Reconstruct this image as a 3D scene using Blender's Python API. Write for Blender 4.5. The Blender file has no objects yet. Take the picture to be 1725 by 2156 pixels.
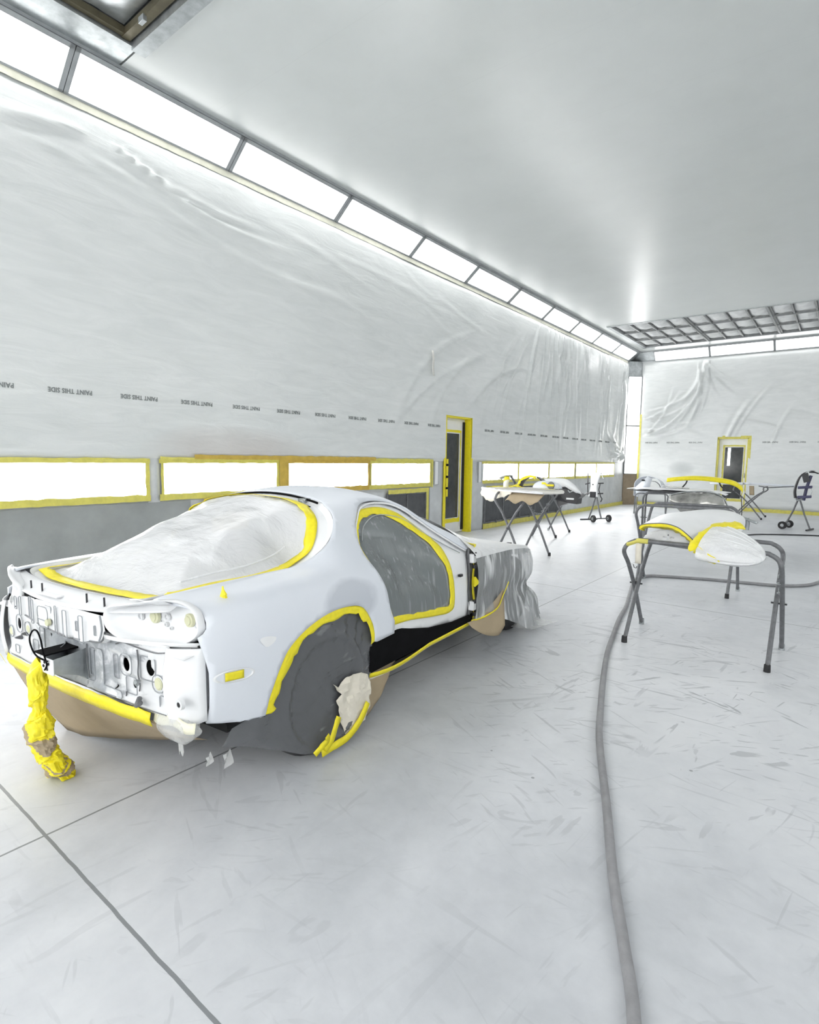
import bpy, bmesh, math, random
import numpy as np
from mathutils import Vector, Matrix, Euler
from mathutils.geometry import delaunay_2d_cdt
random.seed(7); rng=np.random.RandomState(5)
SC=bpy.context.scene; COL=SC.collection
PI=math.pi
# ------------------------------------------------------------------ helpers
def link(o): COL.objects.link(o); return o
def tag(o,label=None,cat=None,group=None,kind=None):
    if label: o['label']=label
    if cat: o['category']=cat
    if group: o['group']=group
    if kind: o['kind']=kind
    return o
def thing(name,label,cat,loc=(0,0,0),rotz=0,group=None,rotx=0):
    o=bpy.data.objects.new(name,None); link(o); o.empty_display_size=.1
    o.location=loc; o.rotation_euler=(rotx,0,rotz)
    return tag(o,label,cat,group)
class MB:
    def __init__(s): s.v=[]; s.f=[]; s.m=[]
    def add(s,vs,fs,mi=0):
        b=len(s.v); s.v+= [tuple(float(c) for c in v) for v in vs]
        s.f+= [tuple(b+i for i in f) for f in fs]; s.m+=[mi]*len(fs); return s
    def box(s,x0,x1,y0,y1,z0,z1,mi=0):
        vs=[(x,y,z) for z in(z0,z1) for y in(y0,y1) for x in(x0,x1)]
        return s.add(vs,[(0,2,3,1),(4,5,7,6),(0,1,5,4),(2,6,7,3),(0,4,6,2),(1,3,7,5)],mi)
    def obox(s,c,ax,ay,az,hx,hy,hz,mi=0):
        c=Vector(c); A=Vector(ax).normalized()*hx; B=Vector(ay).normalized()*hy; D=Vector(az).normalized()*hz
        vs=[c+A*x+B*y+D*z for z in(-1,1) for y in(-1,1) for x in(-1,1)]
        return s.add(vs,[(0,2,3,1),(4,5,7,6),(0,1,5,4),(2,6,7,3),(0,4,6,2),(1,3,7,5)],mi)
    def tube(s,pts,r,n=10,cap=True,mi=0,flat=1.0):
        P=[Vector(p) for p in pts]; N=len(P); rs=r if hasattr(r,'__len__') else [r]*N
        T=[(P[min(i+1,N-1)]-P[max(i-1,0)]).normalized() for i in range(N)]
        up=Vector((0,0,1)) if abs(T[0].z)<.9 else Vector((1,0,0))
        a=T[0].cross(up).normalized(); vs=[]
        for i in range(N):
            a=(a-T[i]*a.dot(T[i])).normalized(); b=T[i].cross(a)
            for k in range(n):
                t=2*PI*k/n; vs.append(P[i]+a*math.cos(t)*rs[i]+b*math.sin(t)*rs[i]*flat)
        fs=[(i*n+k,i*n+(k+1)%n,(i+1)*n+(k+1)%n,(i+1)*n+k) for i in range(N-1) for k in range(n)]
        if cap: fs+=[tuple(range(n-1,-1,-1)),tuple((N-1)*n+k for k in range(n))]
        return s.add(vs,fs,mi)
    def grid(s,G,mi=0,close_u=False):
        R=len(G); C=len(G[0]); vs=[p for row in G for p in row]
        fs=[(i*C+j,i*C+j+1,(i+1)*C+j+1,(i+1)*C+j) for i in range(R-1) for j in range(C-1)]
        if close_u: fs+=[((R-1)*C+j,(R-1)*C+j+1,j+1,j) for j in range(C-1)]
        return s.add(vs,fs,mi)
    def prism(s,poly,dirv,mi=0):
        n=len(poly); d=Vector(dirv); vs=[Vector(p) for p in poly]+[Vector(p)+d for p in poly]
        return s.add(vs,[tuple(range(n)),tuple(range(2*n-1,n-1,-1))]+[(i,i+n,(i+1)%n+n,(i+1)%n) for i in range(n)],mi)
    def lathe(s,c,axis,prof,n=28,mi=0):
        c=Vector(c); ax=Vector(axis).normalized(); a=ax.orthogonal().normalized(); b=ax.cross(a)
        G=[[c+ax*h+(a*math.cos(2*PI*k/n)+b*math.sin(2*PI*k/n))*r for k in range(n+1)] for h,r in prof]
        return s.grid(G,mi)
    def build(s,name,mat,parent=None,smooth=True,solid=0,bevel=0,kind=None,angle=38,merge=True):
        me=bpy.data.meshes.new(name); me.from_pydata(s.v,[],s.f)
        for m in (mat if isinstance(mat,(list,tuple)) else [mat]): me.materials.append(m)
        if len(s.m)==len(me.polygons): me.polygons.foreach_set('material_index',s.m)
        bm=bmesh.new(); bm.from_mesh(me)
        if merge: bmesh.ops.remove_doubles(bm,verts=bm.verts,dist=1e-5)
        bmesh.ops.recalc_face_normals(bm,faces=bm.faces); bm.to_mesh(me); bm.free()
        me.update()
        if smooth:
            me.polygons.foreach_set('use_smooth',[True]*len(me.polygons))
            try: me.set_sharp_from_angle(angle=math.radians(angle))
            except Exception: pass
        o=bpy.data.objects.new(name,me); link(o)
        if parent is not None: o.parent=parent
        if solid:
            m=o.modifiers.new('thickness','SOLIDIFY'); m.thickness=solid; m.offset=-1
        if bevel:
            m=o.modifiers.new('bevel','BEVEL'); m.width=bevel; m.segments=2; m.limit_method='ANGLE'
        if kind: o['kind']=kind
        return o
def copy_tree(o,parent=None):
    c=o.copy(); link(c); c.parent=parent
    for ch in list(o.children): copy_tree(ch,c)
    return c
def in_poly(x,y,poly):
    ins=False; j=len(poly)-1
    for i in range(len(poly)):
        xi,yi=poly[i]; xj,yj=poly[j]
        if (yi>y)!=(yj>y) and x<(xj-xi)*(y-yi)/(yj-yi)+xi: ins=not ins
        j=i
    return ins
def resamp(P,step,closed=False):
    P=[np.array(p,float) for p in P]; 
    if closed: P=P+[P[0]]
    out=[]
    for a,b in zip(P[:-1],P[1:]):
        n=max(1,int(math.ceil(np.linalg.norm(b-a)/step)))
        out+=[a+(b-a)*k/n for k in range(n)]
    if not closed: out.append(P[-1])
    return out
def crom(P,n=6,closed=False):
    P=[np.array(p,float) for p in P]; N=len(P); out=[]
    for i in range(N if closed else N-1):
        if closed: a,b,c,d=P[i-1],P[i],P[(i+1)%N],P[(i+2)%N]
        else: a,b,c,d=P[max(i-1,0)],P[i],P[i+1],P[min(i+2,N-1)]
        for k in range(n):
            t=k/n; out.append(.5*((2*b)+(c-a)*t+(2*a-5*b+4*c-d)*t*t+(3*b-a-3*c+d)*t**3))
    if not closed: out.append(P[-1])
    return out
def cdt(loop,holes=(),step=.03):
    """triangles of a 2-D region with holes, even interior points"""
    V=[];E=[]
    for L in [loop]+list(holes):
        b=len(V); n=len(L); V+=[tuple(p) for p in L]; E+=[(b+i,b+(i+1)%n) for i in range(n)]
    xs=[p[0] for p in loop]; ys=[p[1] for p in loop]
    x=min(xs)+step*.5; seg=np.array(V)
    while x<max(xs):
        y=min(ys)+step*.5
        while y<max(ys):
            if in_poly(x,y,loop) and not any(in_poly(x,y,H) for H in holes):
                if np.min((seg[:,0]-x)**2+(seg[:,1]-y)**2)>(step*.45)**2: V.append((x,y))
            y+=step
        x+=step
    r=delaunay_2d_cdt([Vector(v) for v in V],E,[],0,1e-6)
    vo=[(v.x,v.y) for v in r[0]]; F=[]
    for f in r[2]:
        cx=sum(vo[i][0] for i in f)/len(f); cy=sum(vo[i][1] for i in f)/len(f)
        if in_poly(cx,cy,loop) and not any(in_poly(cx,cy,H) for H in holes): F.append(tuple(f))
    return vo,F
# smooth value noise
def _h(i,j,s):
    n=(i*374761393+j*668265263+s*2147483647)&0xffffffff; n=((n^(n>>13))*1274126177)&0xffffffff
    return ((n^(n>>16))&0xffff)/65535.0
def vnoise(x,y,s=0):
    i=math.floor(x); j=math.floor(y); fx=x-i; fy=y-j; fx=fx*fx*(3-2*fx); fy=fy*fy*(3-2*fy)
    a=_h(i,j,s)*(1-fx)+_h(i+1,j,s)*fx; b=_h(i,j+1,s)*(1-fx)+_h(i+1,j+1,s)*fx
    return (a*(1-fy)+b*fy)*2-1
# ------------------------------------------------------------------ materials
def nm(name):
    m=bpy.data.materials.new(name); m.use_nodes=True; nt=m.node_tree
    return m,nt,nt.nodes['Principled BSDF']
def coords(nt,scale=(1,1,1),rot=(0,0,0)):
    tc=nt.nodes.new('ShaderNodeTexCoord'); mp=nt.nodes.new('ShaderNodeMapping')
    mp.inputs['Scale'].default_value=scale; mp.inputs['Rotation'].default_value=rot
    nt.links.new(tc.outputs['Object'],mp.inputs[0]); return mp.outputs[0]
def noise(nt,vec,scale,detail=4,rough=.5,dist=0):
    n=nt.nodes.new('ShaderNodeTexNoise'); n.inputs['Scale'].default_value=scale; n.inputs['Detail'].default_value=detail
    n.inputs['Roughness'].default_value=rough; n.inputs['Distortion'].default_value=dist
    nt.links.new(vec,n.inputs['Vector']); return n.outputs['Fac']
def ramp(nt,fac,stops):
    r=nt.nodes.new('ShaderNodeValToRGB'); e=r.color_ramp.elements
    while len(e)<len(stops): e.new(.5)
    for el,(p,c) in zip(e,stops): el.position=p; el.color=(*(c if hasattr(c,'__len__') else (c,c,c)),1)
    nt.links.new(fac,r.inputs[0]); return r.outputs[0]
def mixc(nt,fac,a,b,mode='MIX'):
    m=nt.nodes.new('ShaderNodeMix'); m.data_type='RGBA'; m.blend_type=mode
    for sock,val in ((0,fac),(6,a),(7,b)):
        if hasattr(val,'is_linked'): nt.links.new(val,m.inputs[sock])
        else: m.inputs[sock].default_value=val if sock==0 else (*val,1)
    return m.outputs[2]
def math_(nt,op,a,b=None,c=None):
    m=nt.nodes.new('ShaderNodeMath'); m.operation=op
    for i,v in enumerate((a,b,c)):
        if v is None: continue
        if hasattr(v,'is_linked'): nt.links.new(v,m.inputs[i])
        else: m.inputs[i].default_value=v
    return m.outputs[0]
def bump(nt,bsdf,h,strength=.3,dist=.01):
    b=nt.nodes.new('ShaderNodeBump'); b.inputs['Strength'].default_value=strength; b.inputs['Distance'].default_value=dist
    nt.links.new(h,b.inputs['Height']); nt.links.new(b.outputs[0],bsdf.inputs['Normal'])
def simple(name,col,rough=.5,metal=0,var=.08,scale=8,bumps=0,spec=.5,bscale=40,dark=None):
    m,nt,b=nm(name); v=coords(nt); f=noise(nt,v,scale,5,.6)
    d=dark or tuple(c*(1-var*2) for c in col)
    nt.links.new(ramp(nt,f,[(.3,d),(.65,col)]),b.inputs['Base Color'])
    b.inputs['Roughness'].default_value=rough; b.inputs['Metallic'].default_value=metal; b.inputs['Specular IOR Level'].default_value=spec
    if bumps: bump(nt,b,noise(nt,v,bscale,4),bumps,.004)
    return m
def emis(name,col,st,tube=False):
    m,nt,b=nm(name); nt.nodes.remove(b); e=nt.nodes.new('ShaderNodeEmission'); e.inputs[0].default_value=(*col,1); e.inputs[1].default_value=st
    v=coords(nt); f=noise(nt,v,3,2); nt.links.new(ramp(nt,f,[(0,tuple(c*.96 for c in col)),(1,col)]),e.inputs[0])
    nt.links.new(e.outputs[0],nt.nodes['Material Output'].inputs[0]); return m
def film(name,col,opac,rough=.25,streak=.35,sc=(3,3,14),bstr=.5,scale=3.0,bdist=.02,hi=(.64,.74)):
    """thin masking plastic: partly see-through, crease highlights painted into the colour"""
    m,nt,b=nm(name); v=coords(nt,sc); f=noise(nt,v,scale,6,.6,.6)
    g=noise(nt,coords(nt,sc,(.12,.08,0)),scale*1.7,2,.4,.3)
    hh=math_(nt,'ADD',f,math_(nt,'MULTIPLY',g,.8)); crease=ramp(nt,g,[(hi[0],0.0),(hi[1],1.0)])
    nt.links.new(mixc(nt,math_(nt,'MULTIPLY',crease,.75),col,(.85,.86,.87)),b.inputs['Base Color']); b.inputs['Roughness'].default_value=rough; b.inputs['Specular IOR Level'].default_value=.6
    bump(nt,b,hh,bstr,bdist)
    tr=nt.nodes.new('ShaderNodeBsdfTransparent'); mx=nt.nodes.new('ShaderNodeMixShader')
    fac=math_(nt,'ADD',math_(nt,'MULTIPLY',crease,streak),opac); fac=math_(nt,'MINIMUM',fac,1.0)
    nt.links.new(fac,mx.inputs[0]); nt.links.new(tr.outputs[0],mx.inputs[1]); nt.links.new(b.outputs[0],mx.inputs[2])
    nt.links.new(mx.outputs[0],nt.nodes['Material Output'].inputs[0]); return m
M={}
M['tape']=simple('yellow_tape',(.93,.80,.02),.45,var=.07,scale=30,bumps=.4)
M['walltape']=simple('wall_tape_faded',(.72,.66,.14),.5,var=.10,scale=14,bumps=.4)
M['orangetape']=simple('overspray_tape',(.62,.43,.07),.5,var=.12,scale=10,bumps=.3)
M['paper']=simple('kraft_paper',(.40,.32,.21),.75,var=.06,scale=6,bumps=.3)
M['paperlight']=simple('pale_kraft_paper',(.80,.75,.64),.75,var=.08,scale=9,bumps=.5,bscale=18)
M['steel']=simple('galvanised_steel',(.50,.53,.54),.38,.7,var=.16,scale=11)
M['frame']=simple('grey_fixture_frame',(.42,.44,.45),.45,.35,var=.10)
M['brace']=simple('dark_bronze_frame',(.16,.14,.09),.4,.5,var=.15)
M['gridbar']=simple('filter_grid_bar',(.33,.34,.34),.45,.4,var=.15)
M['filter']=simple('filter_cloth',(.84,.85,.85),.9,var=.10,scale=5,bumps=.8,bscale=5)
M['black']=simple('black_paint',(.006,.006,.007),.9,var=.2,spec=.1)
M['edge']=simple('edge_shade_grey',(.36,.38,.40),.6,var=.1)  # grey of the drawn edge shade on the tail
M['void']=simple('dark_interior',(.02,.021,.022),.8,var=.2)
M['rubber']=simple('tyre_rubber',(.03,.03,.032),.7,var=.2,bumps=.3)
M['stand']=simple('grey_painted_tube',(.20,.205,.215),.5,.3,var=.18,scale=24)
M['plastic_black']=simple('black_plastic',(.025,.025,.03),.35,var=.2)
M['blueblack']=simple('blue_black_clamp',(.06,.06,.13),.4,var=.2)
M['ply']=simple('plywood',(.34,.27,.19),.7,var=.10)
M['glassdark']=simple('dark_door_glass',(.045,.05,.052),.12,var=.2)
M['plug']=simple('pale_plug',(.66,.66,.45),.6,var=.06)
M['whitepaint']=simple('white_paint',(.86,.87,.88),.35,var=.02)
M['darkfilter']=simple('dark_filter_cloth',(.10,.105,.11),.9,var=.12,bumps=.6,bscale=60)
M['ink']=simple('printed_ink',(.22,.24,.24),.7,var=.1)
M['textile']=simple('off_white_sheet',(.74,.73,.69),.8,var=.04)
M['light']=emis('lamp_diffuser',(1,1,1),2.3)
M['lightlow']=emis('lamp_diffuser_lower',(1,1,1),4.2)
M['lightfar']=emis('lamp_diffuser_far_wall',(1,1,1),1.5)
M['lightcol']=emis('lamp_diffuser_corner',(1,1,1),1.7)
M['lightfill']=emis('lamp_diffuser_fill',(1,1,1),3.0)  # glow of the added, unseen fill lamps
M['slit']=emis('lit_opening',(.95,1,1),2.0)
# car primer: pale blue grey, overspray patches keep their own place
def mat_primer():
    m,nt,b=nm('grey_primer'); v=coords(nt)
    f=noise(nt,v,2.2,4,.5); c=ramp(nt,f,[(.3,(.70,.735,.79)),(.7,(.76,.79,.84))])
    tc=nt.nodes.new('ShaderNodeTexCoord'); sp=nt.nodes.new('ShaderNodeSeparateXYZ'); nt.links.new(tc.outputs['Object'],sp.inputs[0])
    # darker grey patch of sanded primer above the rear arch
    def blob(cx,cz,rx,rz):
        a=math_(nt,'POWER',math_(nt,'DIVIDE',math_(nt,'SUBTRACT',sp.outputs[0],cx),rx),2)
        d=math_(nt,'POWER',math_(nt,'DIVIDE',math_(nt,'SUBTRACT',sp.outputs[2],cz),rz),2)
        return math_(nt,'ADD',math_(nt,'ADD',a,d),math_(nt,'MULTIPLY',math_(nt,'SUBTRACT',noise(nt,v,6,3),.5),.9))
    pm=ramp(nt,blob(.17,.70,.22,.13),[(.55,1.0),(1.0,0.0)])
    right=math_(nt,'LESS_THAN',sp.outputs[1],-.5)
    c2=mixc(nt,math_(nt,'MULTIPLY',math_(nt,'MULTIPLY',pm,right),.8),c,(.50,.53,.58))
    nt.links.new(c2,b.inputs['Base Color']); b.inputs['Roughness'].default_value=.42; b.inputs['Specular IOR Level'].default_value=.4
    bump(nt,b,noise(nt,v,250,2),.05,.001); return m
M['primer']=mat_primer()
def mat_rear():
    m,nt,b=nm('rubbed_white_paint'); v=coords(nt,(1,1,1.6)); f=noise(nt,v,5,6,.65,.8)
    tc=nt.nodes.new('ShaderNodeTexCoord'); sp=nt.nodes.new('ShaderNodeSeparateXYZ'); nt.links.new(tc.outputs['Object'],sp.inputs[0])
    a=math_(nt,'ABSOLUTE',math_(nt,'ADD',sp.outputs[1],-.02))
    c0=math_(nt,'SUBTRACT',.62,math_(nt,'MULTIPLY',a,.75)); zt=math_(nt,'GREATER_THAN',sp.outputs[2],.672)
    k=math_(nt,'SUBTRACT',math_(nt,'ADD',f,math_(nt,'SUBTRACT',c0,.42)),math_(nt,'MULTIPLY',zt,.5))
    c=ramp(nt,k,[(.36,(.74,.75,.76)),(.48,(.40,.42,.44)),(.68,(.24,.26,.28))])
    nt.links.new(c,b.inputs['Base Color']); b.inputs['Roughness'].default_value=.45; return m
M['rear']=mat_rear()
def mat_concrete():
    m,nt,b=nm('sealed_concrete'); v=coords(nt)
    big=noise(nt,v,.55,6,.62,.4); c=ramp(nt,big,[(.32,(.43,.45,.475)),(.5,(.575,.595,.625)),(.68,(.71,.725,.75))])
    fine=noise(nt,v,7,8,.7); c=mixc(nt,.22,c,ramp(nt,fine,[(.3,(.34,.35,.37)),(.7,(.66,.67,.68))]))
    # dusty white overspray towards the middle of the booth
    dust=noise(nt,v,1.3,6,.7,1.0)
    tc=nt.nodes.new('ShaderNodeTexCoord'); sp=nt.nodes.new('ShaderNodeSeparateXYZ'); nt.links.new(tc.outputs['Object'],sp.inputs[0])
    def gauss(cx,cy,rx,ry):
        q=math_(nt,'ADD',math_(nt,'POWER',math_(nt,'DIVIDE',math_(nt,'SUBTRACT',sp.outputs[0],cx),rx),2),math_(nt,'POWER',math_(nt,'DIVIDE',math_(nt,'SUBTRACT',sp.outputs[1],cy),ry),2))
        return math_(nt,'POWER',2.718,math_(nt,'MULTIPLY',q,-1))
    g=math_(nt,'ADD',gauss(-.6,4.0,1.5,1.6),math_(nt,'MULTIPLY',gauss(-1.5,12.5,4.5,5.5),.15))
    d=math_(nt,'MULTIPLY',g,ramp(nt,dust,[(.25,0.25),(.62,1.0)])); c=mixc(nt,math_(nt,'MULTIPLY',d,.62),c,(.80,.81,.82))
    # rubber scuffs: short wandering dark strokes of several directions
    for ang,sc,seed,amt,ys_ in ((.5,1.6,3.1,.6,6),(-.9,2.0,9.7,.5,5),(1.7,1.3,17.3,.5,6),(2.6,2.6,5.3,.5,4),(.0,1.0,29.3,.45,9)):
        m0=nt.nodes.new('ShaderNodeMapping'); m0.inputs['Rotation'].default_value=(0,0,ang); nt.links.new(tc.outputs['Object'],m0.inputs[0])
        mp=nt.nodes.new('ShaderNodeMapping'); mp.inputs['Scale'].default_value=(1,ys_,1); mp.inputs['Location'].default_value=(seed,seed*2,0)
        nt.links.new(m0.outputs[0],mp.inputs[0])
        s=noise(nt,mp.outputs[0],sc,3,.45,2.4); st=ramp(nt,s,[(.635,0.0),(.67,1.0),(.76,1.0)])
        gate=math_(nt,'MULTIPLY',ramp(nt,noise(nt,v,.9+seed*.05,2),[(.42,0.0),(.55,1.0)]),math_(nt,'ADD',.35,g))
        c=mixc(nt,math_(nt,'MULTIPLY',math_(nt,'MULTIPLY',st,gate),amt),c,(.33,.345,.365))
    pit=nt.nodes.new('ShaderNodeTexVoronoi'); pit.inputs['Scale'].default_value=3.3; nt.links.new(v,pit.inputs['Vector'])
    c=mixc(nt,math_(nt,'MULTIPLY',math_(nt,'LESS_THAN',pit.outputs['Distance'],.028),.7),c,(.18,.19,.2))
    # saw-cut joints
    def joint(sock,pos,w,off=0):
        wob=math_(nt,'MULTIPLY',math_(nt,'SUBTRACT',noise(nt,v,9,2),.5),.006)
        return math_(nt,'LESS_THAN',math_(nt,'ABSOLUTE',math_(nt,'ADD',math_(nt,'SUBTRACT',sock,pos),wob)),w)
    J=joint(sp.outputs[0],-2.30,.005)
    for q in (-4.57,.73,6.03,11.33): J=math_(nt,'MAXIMUM',J,joint(sp.outputs[1],q,.006))
    J=math_(nt,'MAXIMUM',J,joint(sp.outputs[0],3.0,.006))
    c=mixc(nt,math_(nt,'MULTIPLY',J,.8),c,(.13,.14,.15))
    nt.links.new(c,b.inputs['Base Color'])
    nt.links.new(ramp(nt,big,[(.3,.30),(.7,.48)]),b.inputs['Roughness']); b.inputs['Specular IOR Level'].default_value=.45
    bump(nt,b,math_(nt,'ADD',fine,math_(nt,'MULTIPLY',J,-1.5)),.10,.004); return m
M['floor']=mat_concrete()
def mat_ceiling():
    m,nt,b=nm('semi_gloss_ceiling'); v=coords(nt); f=noise(nt,v,1.2,5,.6)
    c=ramp(nt,f,[(.3,(.56,.585,.575)),(.7,(.60,.625,.615))])
    tc=nt.nodes.new('ShaderNodeTexCoord'); sp=nt.nodes.new('ShaderNodeSeparateXYZ'); nt.links.new(tc.outputs['Object'],sp.inputs[0])
    s=math_(nt,'LESS_THAN',math_(nt,'FRACT',math_(nt,'DIVIDE',sp.outputs[1],1.19)),.004)
    c=mixc(nt,math_(nt,'MULTIPLY',s,.18),c,(.4,.42,.42))
    nt.links.new(c,b.inputs['Base Color']); b.inputs['Roughness'].default_value=.30; b.inputs['Specular IOR Level'].default_value=.55
    bump(nt,b,noise(nt,v,60,3),.04,.002); return m
M['ceiling']=mat_ceiling()
def mat_wallfilm():
    m,nt,b=nm('wall_masking_plastic'); v=coords(nt,(1,1,1)); v2=coords(nt,(1,.8,4.0),(.25,0,0))
    f=noise(nt,v2,2.0,7,.62,.8); fine=noise(nt,v,26,4,.6); c=ramp(nt,f,[(.25,(.64,.665,.66)),(.7,(.74,.76,.755))])
    tc=nt.nodes.new('ShaderNodeTexCoord'); sp=nt.nodes.new('ShaderNodeSeparateXYZ'); nt.links.new(tc.outputs['Object'],sp.inputs[0])
    n2=math_(nt,'MULTIPLY',math_(nt,'SUBTRACT',noise(nt,v,1.5,4),.5),.9)
    def blob(ax,cx,cz,rx,rz):
        a=math_(nt,'POWER',math_(nt,'DIVIDE',math_(nt,'SUBTRACT',sp.outputs[ax],cx),rx),2)
        d=math_(nt,'POWER',math_(nt,'DIVIDE',math_(nt,'SUBTRACT',sp.outputs[2],cz),rz),2)
        return ramp(nt,math_(nt,'ADD',math_(nt,'ADD',a,d),n2),[(0,1.0),(1.3,0.0)])
    left=math_(nt,'LESS_THAN',sp.outputs[0],-5.6)
    far=math_(nt,'GREATER_THAN',sp.outputs[1],19.3)
    c=mixc(nt,math_(nt,'MULTIPLY',math_(nt,'MULTIPLY',blob(1,4.1,1.5,1.2,.33),left),.38),c,(.42,.33,.29))
    c=mixc(nt,math_(nt,'MULTIPLY',math_(nt,'MULTIPLY',blob(1,1.6,1.62,2.2,.30),left),.14),c,(.52,.55,.55))
    c=mixc(nt,math_(nt,'MULTIPLY',math_(nt,'MULTIPLY',blob(0,-4.15,1.22,.42,.27),far),.55),c,(.35,.39,.39))
    nt.links.new(c,b.inputs['Base Color']); b.inputs['Roughness'].default_value=.27; b.inputs['Specular IOR Level'].default_value=.6
    bump(nt,b,math_(nt,'ADD',f,math_(nt,'MULTIPLY',fine,.05)),.2,.03); return m
M['wallfilm']=mat_wallfilm()
M['lowfilm']=simple('dusty_lower_plastic',(.33,.35,.345),.4,var=.10,scale=3,bumps=.5,bscale=7)
M['palefilm']=simple('pale_lower_plastic',(.60,.62,.63),.38,var=.10,scale=3,bumps=.5,bscale=6)
M['filmwin']=film('door_window_film',(.30,.33,.335),.62,.22,.2,(11,11,.4),.3,2.0,hi=(.60,.90))
M['filmhatch']=film('hatch_film',(.80,.81,.82),.84,.26,.10,(2,1.2,1.2),.8,1.8,.04)
M['filmwheel']=film('wheel_film',(.15,.155,.165),.76,.2,.05,(2.0,2.0,5),.5,2.2,.02,hi=(.68,1.0))
M['filmfront']=film('front_film',(.60,.62,.63),.45,.22,.5,(6,6,1.0),.6,1.8,hi=(.52,.68))
M['filmtop']=film('front_film_lit',(.88,.89,.90),.86,.3,.14,(5,5,2),.8,2.0,.03)  # whiter, denser copy: strong top light put into the film colour
M['filmbag']=film('bag_film',(.85,.86,.84),.42,.2,.5,(6,6,3),.8,2.5)
M['foil']=simple('clear_wrapped_silver',(.62,.61,.58),.22,.75,var=.35,scale=7,bumps=.9,bscale=9)
# ------------------------------------------------------------------ room
XL,YB,XR,YN=-5.87,19.5,5.2,-5.0
ZC,ZW=4.99,4.71
def struct(name,mb,m,**k): o=mb.build(name,m,None,smooth=False,**k); o['kind']='structure'; return o
struct('floor',MB().box(XL-.3,XR+.3,YN-.3,YB+.3,-.12,0),M['floor'])
struct('wall_right',MB().box(XR,XR+.1,YN-.3,YB+.3,0,ZC+.2),M['wallfilm'])
struct('wall_near',MB().box(XL-.3,XR+.3,YN-.1,YN,0,ZC+.2),M['wallfilm'])
# left wall with a door opening
DY0,DY1,DZ=8.56,9.44,2.24
mb=MB(); 
for a in ((YN,DY0,0,ZW),(DY0,DY1,DZ,ZW),(DY1,YB+.3,0,ZW)): mb.box(XL-.16,XL,a[0],a[1],a[2],a[3])
struct('wall_left',mb,M['palefilm'])
FX0,FX1,FZ=-3.16,-2.34,2.2
mb=MB()
for a in ((XL-.2,FX0,0,ZW),(FX0,FX1,FZ,ZW),(FX1,XR+.3,0,ZW)): mb.box(a[0],a[1],YB,YB+.16,a[2],a[3])
struct('wall_far',mb,M['palefilm'])
# ceiling: three slabs, filter ceilings set between them
mb=MB()
mb.box(XL-.3,XR+.3,2.66,15.2,ZC,ZC+.12)
mb.box(XL-.3,-5.20,15.2,YB+.3,ZC,ZC+.12); mb.box(-5.20,XR+.3,18.55,YB+.3,ZC,ZC+.12)

struct('ceiling',mb,M['ceiling'])
mb=MB(); mb.box(-5.20,XR+.3,15.2,18.55,ZC+.44,ZC+.5); mb.box(XL-.3,XR+.3,YN-.3,2.66,ZC+.44,ZC+.5)
struct('trim_8',mb,M['steel'])
# galvanised trims around filter ceilings
mb=MB(); mb.box(XL+.02,-5.18,YN,2.64,ZC,ZC+.44); mb.box(XL,-5.17,YN,2.64,ZC-.004,ZC+.01)
struct('trim_1',mb,M['steel'])
mb=MB(); mb.box(-5.18,XR,2.60,2.72,ZC-.035,ZC+.42); struct('trim_2',mb,M['steel'])
mb=MB(); mb.box(-5.28,-5.18,15.2,18.6,ZC-.02,ZC+.42); mb.box(-5.28,XR,18.5,18.6,ZC-.02,ZC+.42); mb.box(-5.28,XR,15.17,15.21,ZC-.012,ZC+.42)
struct('trim_3',mb,M['steel'])
# far filter ceiling: every module of filter cells is one lift-out panel of cloth in a bar grid
def filter_cell(mb,x0,x1,y0,y1,z):
    n=10; G=[]
    for i in range(n+1):
        row=[]
        for j in range(n+1):
            u=i/n; w=j/n; e=min(u,1-u,w,1-w)
            row.append((x0+(x1-x0)*u,y0+(y1-y0)*w,z+.03-.07*math.sin(PI*u)*math.sin(PI*w)+.008*vnoise(x0*3+u*6,y0*3+w*5)))
        G.append(row)
    mb.grid(G)
xcols=[-5.18+i*.44 for i in range(25) if -5.18+i*.44<XR-.3]; ycuts=[15.22,16.32,17.42,18.5]
tfc=thing('filter_ceiling','grid of pale cloth filter cells in the ceiling along the far wall','ceiling filter',(0,15.2,ZC))
for j in range(3):
    for i in range(len(xcols)-1):
        mb=MB(); x0,x1=xcols[i],xcols[i+1]; filter_cell(mb,x0+.02,x1-.02,ycuts[j]+.02,ycuts[j+1]-.02,ZC+.03)
        mb.v=[(x,y-15.2,z-ZC) for x,y,z in mb.v]; mb.build('filter_panel',M['filter'],tfc)
mb=MB()
for i,x in enumerate(xcols):
    w=.05 if i%4==0 and i else .016
    mb.box(x-w,x+w,15.2,18.5,ZC-.0,ZC+.05)
    if w>.03: mb.box(x-.012,x+.012,15.2,18.5,ZC-.03,ZC+.0)
for y in ycuts: mb.box(-5.18,XR,y-.018,y+.018,ZC-.012,ZC+.04)
mb.v=[(x,y-15.2,z-ZC) for x,y,z in mb.v]; mb.build('grid_bars',M['gridbar'],tfc,smooth=False)
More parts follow.
